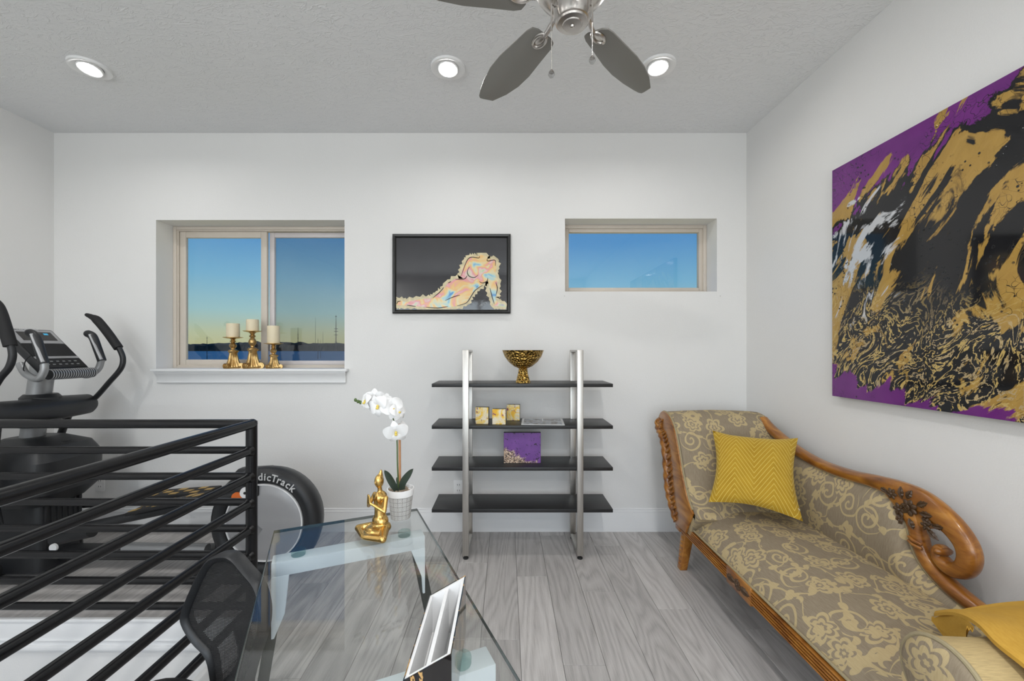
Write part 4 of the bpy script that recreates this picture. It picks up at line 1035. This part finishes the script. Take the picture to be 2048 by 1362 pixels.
vc = B+d*.02-nrm*.008
obj('fan_roller', MB().tube([vc+Vector((0, -.13, 0)), vc+Vector((0, .13, 0))], .030, 16), M['black'], cs)
m = MB()
for j in range(19):
    y = -.128+.0142*j; rings = [[vc+Vector((.0325*cos(t_), y+w_, .0325*sin(t_))) for t_ in [2*pi*i/16 for i in range(16)]] for w_ in (0, .005)]; m.loft(rings)
obj('fan_grille', m, M['silver'], cs)
# fixed pulse grips
def grip(tube_pts, gpts, lab):
    o = obj('grip_tube', MB().tube(catmull(tube_pts, 6), .019, 12), M['greymetal'], EX)
    P = catmull(gpts, 5); obj('pulse_grip', MB().tube(P, [.024]*(len(P)-3)+[.022, .019, .013], 12), M['black'], EX)
    a, b = P[1], P[len(P)-6]; off = Vector((.016, -.017, .0)); obj('contact_plate', MB().tube([a+off, b+off], .009, 8), M['silver'], EX)
grip([at(152, 745, 2.66), at(175, 751, 2.72), at(196, 738, 2.75), at(203, 718, 2.75)], [at(204, 722, 2.75), at(196, 700, 2.75), at(187, 676, 2.75), at(180, 669, 2.75), at(171, 666, 2.75)], 'far')
grip([at(40, 728, 2.44), at(52, 748, 2.42), at(76, 758, 2.40), at(88, 742, 2.40), at(88, 724, 2.40)], [at(88, 728, 2.40), at(80, 700, 2.40), at(72, 676, 2.40), at(64, 668, 2.40), at(54, 664, 2.40)], 'near')
obj('cable', MB().tube(catmull([at(64, 710, 2.42), at(52, 720, 2.40), at(47, 738, 2.40), at(49, 742, 2.40)], 5), .0025, 6), M['blackmatte'], EX)

# ------------------------------------------------------------------ chaise longue
CXF, CXB = 1.085, 1.66
ch = thing('chaise_longue', 'carved wood chaise longue with taupe floral upholstery', 'chaise', (1.38, 1.6, 0))
def mk_floral(name='floral_fabric', scale=1.0):
    t = NT(name); uv = t.coord('UV', (scale, scale, 1)); 
    nz = t.n('TexNoise'); nz.inputs['Scale'].default_value = 5; nz.inputs['Detail'].default_value = 2; t.l(uv, nz.inputs['Vector'])
    sub = t.n('VectorMath', operation='SUBTRACT'); t.l(nz.outputs['Color'], sub.inputs[0]); sub.inputs[1].default_value = (.5, .5, .5)
    scl = t.n('VectorMath', operation='SCALE'); t.l(sub.outputs[0], scl.inputs[0]); scl.inputs['Scale'].default_value = .07
    wv = t.n('VectorMath', operation='ADD'); t.l(uv, wv.inputs[0]); t.l(scl.outputs[0], wv.inputs[1])
    s0 = t.n('SeparateXYZ'); t.l(wv.outputs[0], s0.inputs[0]); flat2 = t.n('CombineXYZ'); t.l(s0.outputs[0], flat2.inputs[0]); t.l(s0.outputs[1], flat2.inputs[1])
    vo = t.n('TexVoronoi', voronoi_dimensions='2D'); vo.inputs['Scale'].default_value = 7.2; vo.inputs['Randomness'].default_value = .75; t.l(flat2.outputs[0], vo.inputs['Vector'])
    df = t.n('VectorMath', operation='SUBTRACT'); 
    t.l(flat2.outputs[0], df.inputs[0]); t.l(vo.outputs['Position'], df.inputs[1])
    s1 = t.n('SeparateXYZ'); t.l(df.outputs[0], s1.inputs[0]); s2 = t.n('SeparateColor'); t.l(vo.outputs['Color'], s2.inputs[0])
    r = vo.outputs['Distance']                      # in voronoi space (scaled)
    th = t.math('ADD', t.math('ARCTAN2', s1.outputs[1], s1.outputs[0]), t.math('MULTIPLY', s2.outputs[1], 6.28))
    pet = t.math('ADD', .30, t.math('MULTIPLY', t.math('ABSOLUTE', t.math('COSINE', t.math('MULTIPLY', th, 3.0))), .16))
    q = t.math('DIVIDE', r, pet)                    # 1 at petal edge
    line = t.math('ABSOLUTE', t.math('SUBTRACT', t.math('FRACT', t.math('MULTIPLY', q, 2.4)), .5))
    fl_ = t.math('MULTIPLY', t.math('LESS_THAN', q, 1.0), t.math('GREATER_THAN', line, .20))
    spi = t.math('FRACT', t.math('ADD', t.math('DIVIDE', th, 6.2832), t.math('MULTIPLY', r, 4.2)))
    sp_ = t.math('MULTIPLY', t.math('LESS_THAN', spi, .30), t.math('LESS_THAN', r, .46))
    isf = t.math('GREATER_THAN', s2.outputs[0], .42)
    pat = t.math('ADD', t.math('MULTIPLY', isf, fl_), t.math('MULTIPLY', t.math('SUBTRACT', 1.0, isf), sp_))
    nv = t.noise(flat2.outputs[0], 6.0, 1, .4, .4); vine = t.math('LESS_THAN', t.math('ABSOLUTE', t.math('SUBTRACT', nv, .5)), .013)
    lf = t.n('TexVoronoi', voronoi_dimensions='2D'); lf.inputs['Scale'].default_value = 19; t.l(flat2.outputs[0], lf.inputs['Vector'])
    leafm = t.math('MULTIPLY', t.math('LESS_THAN', lf.outputs['Distance'], .33), t.math('LESS_THAN', t.math('ABSOLUTE', t.math('SUBTRACT', nv, .5)), .05))
    pat = t.math('MINIMUM', t.math('ADD', t.math('ADD', pat, vine), leafm), 1.0)
    st = t.n('Mapping'); st.inputs['Scale'].default_value = (260, 26, 1); t.l(uv, st.inputs[0]); sl = t.noise(st.outputs[0], 1.0, 3, .6)
    bg = t.mix(sl, (.19, .145, .095, 1), (.37, .31, .225, 1)); fg_ = t.mix(sl, (.44, .335, .17, 1), (.60, .48, .27, 1))
    st2 = t.math('GREATER_THAN', t.math('ADD', pat, t.math('MULTIPLY', t.math('SUBTRACT', sl, .5), .9)), .55)
    t.set(t.mix(t.math('MULTIPLY', st2, .85), bg, fg_), .85, 0, .2); t.bump(sl, .25, .002); return t.m
MF = mk_floral()
def mk_wood():
    t = NT('honey_carved_wood'); v = t.coord('Object', (4, 1, 4)); n = t.noise(v, 3.5, 5, .6, 1.2)
    t.set(t.ramp(n, [(.3, (.13, .040, .008, 1)), (.5, (.30, .110, .016, 1)), (.68, (.46, .20, .034, 1))]), .28, 0, .5)
    t.b.inputs['Coat Weight'].default_value = .3; t.b.inputs['Coat Roughness'].default_value = .15; return t.m
MW = mk_wood(); MC = simple('dark_carved_wood', (.085, .045, .020, 1), .38, 0, .35, 50)
MP = simple('welt_piping', (.36, .30, .18, 1), .8, 0, .1, 80)
YN, YF = .50, 2.60
# fluted front rail
m = MB(); prof = [(CXF+.05, .232), (CXF-.002, .232)]
for k in range(5):
    z0 = .238+.0125*k
    prof += [(CXF-.013, z0+.0015), (CXF-.0165, z0+.0055), (CXF-.013, z0+.0095), (CXF+.002, z0+.0112)]
prof += [(CXF-.002, .306), (CXF+.05, .306)]
m.prism(prof, lambda p: (p[0], YN, p[1]), lambda p: (p[0], YF+.01, p[1])); obj('front_rail', m, MW, ch, sharp=30)
m = MB(); m.box((CXF-.016, 1.82, .226), (CXF+.02, 2.02, .308)); o = obj('rosette_block', m, MW, ch, bevel=.004)
def carve_flower(mb, c, r, ax, n=6):       # carved flower facing axis ax (x-)
    for k in range(n):
        a_ = 2*pi*k/n; dy, dz = cos(a_), sin(a_)
        M3 = Matrix(((1,0,0),(0,dy,-dz),(0,dz,dy)))
        mb.ell(Vector(c)+Vector((0, dy*r*.55, dz*r*.55)), (r*.22, r*.48, r*.30), 10, M3)
    mb.ell(c, (r*.36, r*.26, r*.26), 10)
def carve_leaf(mb, c, L, w, ang):
    ca, sa = cos(ang), sin(ang); M3 = Matrix(((1,0,0),(0,ca,-sa),(0,sa,ca)))
    n = 9; rings = []
    for i in range(n+1):
        f = i/n; ww = w*(sin(pi*min(.98, f*.92+.04)))*(1+.18*sin(f*26)); y = L*f; h = .006*sin(pi*f)+.0015
        rings.append([Vector(c)+M3 @ Vector(q) for q in ((0, y, -ww), (-h*1.3, y, -ww*.55), (-h*.7, y, 0), (-h*1.3, y, ww*.55), (0, y, ww), (.004, y, 0))])
    mb.loft(rings)
m = MB(); carve_flower(m, (CXF-.017, 1.92, .267), .026, 0, 8)
for s in (0, pi): carve_leaf(m, (CXF-.016, 1.92+cos(s)*.018, .267), .075, .016, s)
obj('rosette', m, MC, o)
obj('end_rail', MB().box((CXF+.05, YN-.0, .232), (CXB+.02, YN+.03, .306)), MW, ch, bevel=.004)
obj('back_rail', MB().box((CXB-.01, YN, .232), (CXB+.03, YF, .306)), MW, ch, bevel=.004)
# legs
def sabre(x, y, dirx, diry):
    m = MB(); rings = []
    for f in [i/8 for i in range(9)]:
        k = f*f*.035+(.008*sin(f*pi)); hw = .030-.008*f; z = .240*(1-f)
        c_ = Vector((x+dirx*(k-.008), y+diry*(k), z)); rings.append([c_+Vector((sx*hw, sy*hw, 0)) for sx, sy in ((-1,-1),(1,-1),(1,1),(-1,1))])
    rings[-1] = [Vector((p.x, p.y, 0)) for p in rings[-1]]
    m.loft(rings); o = obj('leg', m, MW, ch, bevel=.004, sharp=45)
    m = MB()
    for i in range(8):
        f = .08+i*.11; k = f*f*.035+.008*sin(f*pi); hw = .030-.008*f
        c_ = Vector((x+dirx*(k-.008+hw*.9), y+diry*k, .240*(1-f))); m.ell(c_, (.009, hw*.8, .010), 10)
    obj('leg_carving', m, MW, o)
sabre(1.112, 2.565, -1, 0); sabre(1.112, .62, -1, 0); sabre(1.635, 2.565, 1, 0); sabre(1.635, .62, 1, 0)
# seat cushion
def seatf(u, v):
    x = CXF+.002+(CXB-.055-CXF)*u; y = 2.52+(YN-2.52)*v
    s = u; prof_ = .306+.125*(1-(1-min(1, s/.55))**2.6)-.012*max(0, (s-.6)/.4)**2
    end = 1-max(0, (v-.94)/.06)**2*.5
    return Vector((x-.012*sin(pi*min(1, s/.25))*(s < .25), y, .30+(prof_-.30)*end))
m = MB(); m.grid(seatf, 26, 40, lambda u, v: (u*.62, v*2.02)); obj('seat_cushion', m, MF, ch, sharp=80)
obj('seat_base', MB().box((CXF+.03, YN+.02, .24), (CXB, 2.5, .32)), M['blackmatte'], ch)
pts = [Vector((CXF-.004, y, .309)) for y in (YN, 1.2, 1.9, YF-.02)]; obj('front_piping', MB().tube(pts, .0055, 8), MP, ch)
# headrest: closed profile swept across x
frontp = catmull([Vector((0, 2.33, .40)), Vector((0, 2.42, .47)), Vector((0, 2.50, .60)), Vector((0, 2.56, .74)), Vector((0, 2.63, .86)), Vector((0, 2.72, .925)), Vector((0, 2.82, .935)), Vector((0, 2.885, .885)), Vector((0, 2.885, .815)), Vector((0, 2.83, .79))], 5)
backp = catmull([Vector((0, 2.80, .80)), Vector((0, 2.755, .70)), Vector((0, 2.72, .56)), Vector((0, 2.695, .44)), Vector((0, 2.65, .34)), Vector((0, 2.60, .27)), Vector((0, 2.42, .27))], 4)
loop_ = frontp+backp; cenp = sum(loop_, Vector())/len(loop_)
acc = [0.0]
for i in range(1, len(loop_)): acc.append(acc[-1]+(loop_[i]-loop_[i-1]).length)
m = MB(); rings = []; uvs = []
for x, k in ((1.070, .030), (1.073, .012), (1.082, .003), (1.10, 0), (1.22, -.006), (1.38, -.010), (1.54, -.006), (1.645, 0), (1.685, .004), (1.705, .014), (1.712, .032)):
    ring = []
    for i, p in enumerate(loop_):
        t_ = (loop_[(i+1) % len(loop_)]-loop_[i-1]).normalized(); nn = Vector((0, t_.z, -t_.y))
        if (p+nn*.01-cenp).length < (p-cenp).length: pass
        ring.append(Vector((x, p.y, p.z))+nn*k*(1 if p.z > .30 else 0))
    rings.append(ring); uvs.append([(x, a_) for a_ in acc])
m.loft(rings, uvs=uvs); obj('headrest', m, MF, ch, sharp=70)
pp_ = [Vector((1.068, p.y, p.z)) for p in frontp[3:]]
obj('headrest_piping', MB().tube(pp_, .0055, 8), MP, ch)
# rope-carved edge of the headrest
rope = catmull([Vector((1.056, 2.845, .845)), Vector((1.056, 2.878, .862)), Vector((1.056, 2.872, .81)), Vector((1.056, 2.815, .775)), Vector((1.056, 2.765, .70)), Vector((1.056, 2.73, .57)), Vector((1.056, 2.705, .45)), Vector((1.064, 2.665, .36)), Vector((1.070, 2.60, .28))], 10)
m = MB(); rings = []; n = len(rope); 
for i, p in enumerate(rope):
    t_ = (rope[min(i+1, n-1)]-rope[max(i-1, 0)]).normalized(); a1 = Vector((1,0,0)); b1 = t_.cross(a1).normalized(); rr_ = .014+.011*min(1, i/14)
    rings.append([p+(a1*cos(w_)+b1*sin(w_))*rr_*(1+.13*cos(3*w_+i*1.1)) for w_ in [2*pi*j/18 for j in range(18)]])
m.loft(rings); m.tube([(1.046, 2.845, .840), (1.078, 2.845, .840)], .022, 16)
for i in range(16, n-4, 3):
    p = rope[i]; t_ = (rope[i+1]-rope[i-1]).normalized(); q = p+Vector((0, -.085, 0))-t_*.05
    m.tube([Vector((1.056, p.y, p.z)), Vector((1.051, (p.y+q.y)/2, (p.z+q.z)/2)), Vector((1.056, q.y, q.z))], [.006, .010, .006], 8)
obj('rope_carving', m, MW, ch, sharp=60)
# solid wooden side under the headrest profile
side = [(p.y, p.z) for p in backp[2:]]+[(2.36, .30), (2.44, .42), (2.52, .52), (2.60, .66), (2.68, .76)]
m = MB(); m.prism([(q.y, q.z) for q in loop_[2:-1]], lambda p: (1.056, p[0], p[1]), lambda p: (1.069, p[0], p[1])); obj('side_panel', m, MW, ch, bevel=.003)
obj('corner_block', MB().box((CXF-.018, 2.56, .228), (CXF+.03, 2.625, .312)), MW, ch, bevel=.004)
m = MB(); carve_flower(m, (CXF-.020, 2.592, .272), .017, 0, 6); obj('corner_rosette', m, MC, ch)
# scrolled back frame (wood)
XS = 1.668
def flat_tube(mb, pts, hx):    # pts (y, z, r): oval section, thickness hx in x
    C = catmull([Vector((p[0], p[1], p[2])) for p in pts], 6); n = len(C); rings = []
    for i, q in enumerate(C):
        t_ = C[min(i+1, n-1)]-C[max(i-1, 0)]; L = math.hypot(t_.x, t_.y) or 1; ny, nz_ = -t_.y/L, t_.x/L
        ring = []
        for j in range(16):
            w_ = 2*pi*j/16; cc = math.copysign(abs(cos(w_))**.8, cos(w_)); ss = math.copysign(abs(sin(w_))**.8, sin(w_))
            ring.append(Vector((XS+hx*min(1, q.z/.03+.25)*ss, q.x+ny*q.z*cc, q.y+nz_*q.z*cc)))
        rings.append(ring)
    mb.loft(rings)
m = MB()
flat_tube(m, [(2.70, .90, .024), (2.60, .848, .026), (2.39, .778, .026), (2.20, .747, .025), (2.02, .746, .026), (1.88, .758, .030), (1.76, .757, .042), (1.655, .742, .050), (1.562, .702, .044), (1.508, .652, .037), (1.494, .600, .034), (1.514, .552, .031), (1.556, .533, .026), (1.596, .556, .021), (1.594, .590, .017), (1.576, .592, .011)], .030)
flat_tube(m, [(1.79, .742, .030), (1.735, .715, .045), (1.695, .665, .038), (1.676, .605, .026), (1.663, .560, .025), (1.628, .510, .028), (1.565, .470, .028), (1.50, .447, .026), (1.45, .437, .022), (1.425, .430, .014)], .030)
m.ell((XS, 1.584, .584), (.036, .016, .016), 14)
m.prism([(1.80, .745), (1.72, .765), (1.64, .73), (1.60, .69), (1.62, .655), (1.65, .650), (1.70, .655), (1.745, .70)], lambda p: (XS-.022, p[0], p[1]), lambda p: (XS+.022, p[0], p[1]))
sf = obj('scroll_frame', m, MW, ch, sharp=60)
m = MB()
for q in (.588, .572): m.tube([(XS-.030, 1.690, q+.006), (XS-.036, 1.665, q), (XS-.030, 1.636, q-.004)], [.006, .008, .006], 10)
obj('carved_band', m, MW, sf)
m = MB(); xs_ = XS-.030
carve_flower(m, (xs_, 1.688, .712), .034, 0, 7); carve_flower(m, (xs_, 1.730, .688), .028, 0, 6); carve_flower(m, (xs_, 1.765, .742), .024, 0, 6); carve_flower(m, (xs_, 1.622, .668), .021, 0, 5)
m.tube([(xs_-.010+.0*k, 1.688+.012*cos(k*.9)*(1-k/16), .712+.012*sin(k*.9)*(1-k/16)) for k in range(15)], .0032, 6)
for y, z, L, w, a in ((1.75, .735, .055, .013, .2), (1.72, .735, .050, .014, 1.4), (1.70, .742, .045, .014, 2.0), (1.66, .730, .050, .014, 2.6), (1.65, .705, .055, .014, 3.0), (1.72, .665, .055, .014, -1.1), (1.735, .670, .05, .013, -1.6), (1.69, .670, .045, .012, -2.0), (1.62, .655, .05, .012, -2.6), (1.60, .675, .045, .011, 2.9), (1.64, .690, .04, .012, -2.9), (1.785, .745, .035, .011, .1)):
    carve_leaf(m, (xs_+.003, y, z), L, w, a)
o = obj('carved_roses', m, MC, sf); o['label'] = 'dark carved rose cluster'
# upholstered back panel
bt = [(2.62, .800), (2.50, .790), (2.363, .752), (2.20, .727), (2.07, .722), (1.88, .735), (1.80, .722), (1.752, .695), (1.722, .650), (1.706, .60), (1.692, .55), (1.665, .505), (1.62, .468), (1.56, .442), (1.50, .424), (1.43, .414)]
bt = catmull([Vector((0, a, b)) for a, b in bt], 4)
def bpf(u, v):
    i = u*(len(bt)-1); k = min(int(i), len(bt)-2); p = bt[k].lerp(bt[k+1], i-k); z0 = .36; z = z0+(p.z-z0)*v
    puff = .055*sin(pi*min(1, .12+.88*v))**.6*min(1, (p.z-z0)/.16+.25)
    e = min(1, (1-v)/.12)**.5
    return Vector((XS-.008-puff*e-.012*(1-v), p.y, z))
acc2 = [0]
for i in range(1, len(bt)): acc2.append(acc2[-1]+(bt[i]-bt[i-1]).length)
m = MB(); m.grid(bpf, len(bt)-1, 14, lambda u, v: (bpf(u, v).y*1.0, bpf(u, v).z*1.0)); obj('back_panel', m, MF, ch, sharp=80, recalc=False)
obj('back_piping', MB().tube([Vector((XS-.016, p.y, p.z+.002)) for p in bt], .0055, 8), MP, ch)
m = MB(); m.grid(lambda u, v: Vector((XS+.010, bpf(u, v).y, bpf(u, v).z)), len(bt)-1, 6); obj('back_cover', m, MF, ch, recalc=False)
# ------------------------------------------------------------------ yellow chevron cushion
def mk_chev():
    t = NT('mustard_velvet_chevron'); uv = t.coord('UV'); s = t.n('SeparateXYZ'); t.l(uv, s.inputs[0])
    tri = t.math('ABSOLUTE', t.math('SUBTRACT', t.math('FRACT', t.math('ADD', t.math('MULTIPLY', s.outputs[0], 2.35), .32)), .5))
    ph = t.math('FRACT', t.math('MULTIPLY', t.math('ADD', s.outputs[1], t.math('MULTIPLY', tri, -.62)), 15.0))
    ln_ = t.ramp(ph, [(.0, (1,1,1,1)), (.10, (1,1,1,1)), (.22, (0,0,0,1)), (.95, (0,0,0,1)), (1.0, (1,1,1,1))])
    nz = t.noise(uv, 5, 3); base = t.mix(nz, (.36, .205, .012, 1), (.52, .325, .030, 1))
    t.set(t.mix(ln_, base, (.66, .48, .10, 1)), .75, 0, .2); t.b.inputs['Sheen Weight'].default_value = .4; t.b.inputs['Sheen Tint'].default_value = (1, .85, .4, 1)
    t.bump(ln_, .5, .003); return t.m
def pillow_obj(name, corners, thick, mat, label, cat, nrm_hint, n=26, pinch=.14):
    c00, c10, c11, c01 = [Vector(c) for c in corners]; nn = (c10-c00).cross(c01-c00).normalized()
    if nn.dot(Vector(nrm_hint)) < 0: nn = -nn
    cc = (c00+c10+c11+c01)/4
    def base(u, v):
        p = c00.lerp(c10, u).lerp(c01.lerp(c11, u), v); a, b = u*2-1, v*2-1
        edge = max(abs(a), abs(b)); pull = pinch*(1-min(abs(a), abs(b))**2)*edge**4
        return p+(cc-p)*pull
    def th(u, v):
        a, b = abs(u*2-1), abs(v*2-1); w = (1-a**2.6)*(1-b**2.6); return thick*(w**.55)*(1+.05*sin(9*u+4*v))
    m = MB(); m.grid(lambda u, v: base(u, v)+nn*th(u, v), n, n); m.grid(lambda u, v: base(u, v)-nn*th(u, v)*.8, n, n)
    o = obj(name, m, mat, sharp=80)
    return tag(o, label, cat), base
cush, cbase = pillow_obj('throw_cushion', [at(1417, 1004, 2.28), at(1606, 1043, 2.06), at(1596, 876, 2.36), at(1425, 861, 2.52)], .065, mk_chev(), 'mustard velvet cushion with chevron stitching on the chaise', 'cushion', (0, -1, .3))
tg = at(1594, 1020, 2.10); obj('care_tag', MB().box((-.003, -.001, -.014), (.012, .001, .010)).xf(Matrix.Translation(tg) @ Matrix.Rotation(.7, 4, 'Y')), M['white'], cush)
# ------------------------------------------------------------------ bolsters and throw at the near end of the chaise
MS = simple('pale_yellow_stripe', (.56, .42, .20, 1), .8, 0, .22, 30, .2, 60, stretch=(1, 14, 14))
def bolster(x0, x1, yc, zc, r, label, matbody, group):
    t = thing('bolster_pillow', label, 'pillow', ((x0+x1)/2, yc, zc-r), 0, group)
    n = 36; m = MB(); rings = []; uvs = []
    for k in range(13):
        f = k/12; x = x0+(x1-x0)*f; rr_ = r*(1-.06*sin(pi*f)); rings.append([Vector((x, yc+rr_*cos(w_), zc+rr_*sin(w_)*.96)) for w_ in [2*pi*j/n for j in range(n+1)]]); uvs.append([(x, r*2*pi*j/n) for j in range(n+1)])
    m.loft(rings, closed=False, caps=False, uvs=uvs); obj('body', m, matbody, t)
    for xe, s in ((x0, -1), (x1, 1)):
        m = MB(); rings = []; uvs = []
        for k in range(7):
            f = k/6; rr_ = r*cos(f*pi/2*.96); rings.append([Vector((xe+s*.030*sin(f*pi/2), yc+rr_*cos(w_)*(1+.03*sin(6*w_)*f), zc+rr_*sin(w_)*.96)) for w_ in [2*pi*j/n for j in range(n+1)]]); uvs.append([(yc+rr_*cos(w_), zc+rr_*sin(w_)) for w_ in [2*pi*j/n for j in range(n+1)]])
        m.loft(rings, closed=False, caps=False, uvs=uvs); obj('end_panel', m, MF, t)
        obj('piping', MB().tube([(xe, yc+(r+.002)*cos(w_), zc+(r+.002)*sin(w_)*.96) for w_ in [2*pi*j/n for j in range(n)]], .006, 8, loop=True), MP, t)
bolster(1.075, 1.565, 1.02, .530, .105, 'striped pale yellow bolster with floral ends across the chaise', MS, 'bolsters on the chaise')
bolster(1.135, 1.575, .775, .520, .100, 'floral bolster in the lower right corner behind the striped one', MF, 'bolsters on the chaise')
def mk_throw():
    t = NT('yellow_throw'); v = t.coord('UV', (40, 200, 1)); n = t.noise(v, 1, 3); t.set(t.mix(n, (.50, .27, .035, 1), (.66, .40, .075, 1)), .8, 0, .2); t.bump(n, .2, .002); return t.m
MT = mk_throw()
th_ = thing('folded_throw', 'golden yellow folded throw draped over the bolster', 'throw', (1.5, 1.15, .43))
def sheet(name, path_a, path_b, thick, parent):
    A, B = catmull(path_a, 6), catmull(path_b, 6); n = min(len(A), len(B)); m = MB()
    def fn(u, v):
        i = u*(n-1); k = min(int(i), n-2); a, b = A[k].lerp(A[k+1], i-k), B[k].lerp(B[k+1], i-k); p = a.lerp(b, v)
        return p+Vector((0, 0, .006*sin(7*u+5*v)+.004*sin(13*v)))
    m.grid(fn, 30, 12, lambda u, v: (u*.5, v*.3)); m.grid(lambda u, v: fn(u, v)-Vector((0, 0, thick)), 30, 12, lambda u, v: (u*.5, v*.3))
    rim = []
    for k in range(31): rim.append((k/30, 0))
    for k in range(13): rim.append((1, k/12))
    for k in range(31): rim.append((1-k/30, 1))
    for k in range(13): rim.append((0, 1-k/12))
    m.loft([[fn(*q) for q in rim], [fn(*q)-Vector((0, 0, thick)) for q in rim]], caps=False)
    return obj(name, m, MT, parent, sharp=70)
sheet('upper_fold', [Vector((1.375, 1.335, .505)), Vector((1.29, 1.20, .590)), Vector((1.215, 1.075, .648)), Vector((1.18, 1.0, .655)), Vector((1.175, .93, .640)), Vector((1.19, .89, .580))], [Vector((1.41, 1.345, .505)), Vector((1.53, 1.27, .580)), Vector((1.60, 1.15, .645)), Vector((1.60, 1.02, .660)), Vector((1.60, .93, .645)), Vector((1.60, .89, .590))], .010, th_)
sheet('lower_fold', [Vector((1.372, 1.34, .485)), Vector((1.355, 1.285, .464)), Vector((1.31, 1.19, .480)), Vector((1.255, 1.135, .550)), Vector((1.205, 1.088, .620))], [Vector((1.375, 1.335, .496)), Vector((1.335, 1.262, .548)), Vector((1.285, 1.190, .592)), Vector((1.235, 1.11, .632)), Vector((1.205, 1.07, .643))], .006, th_)
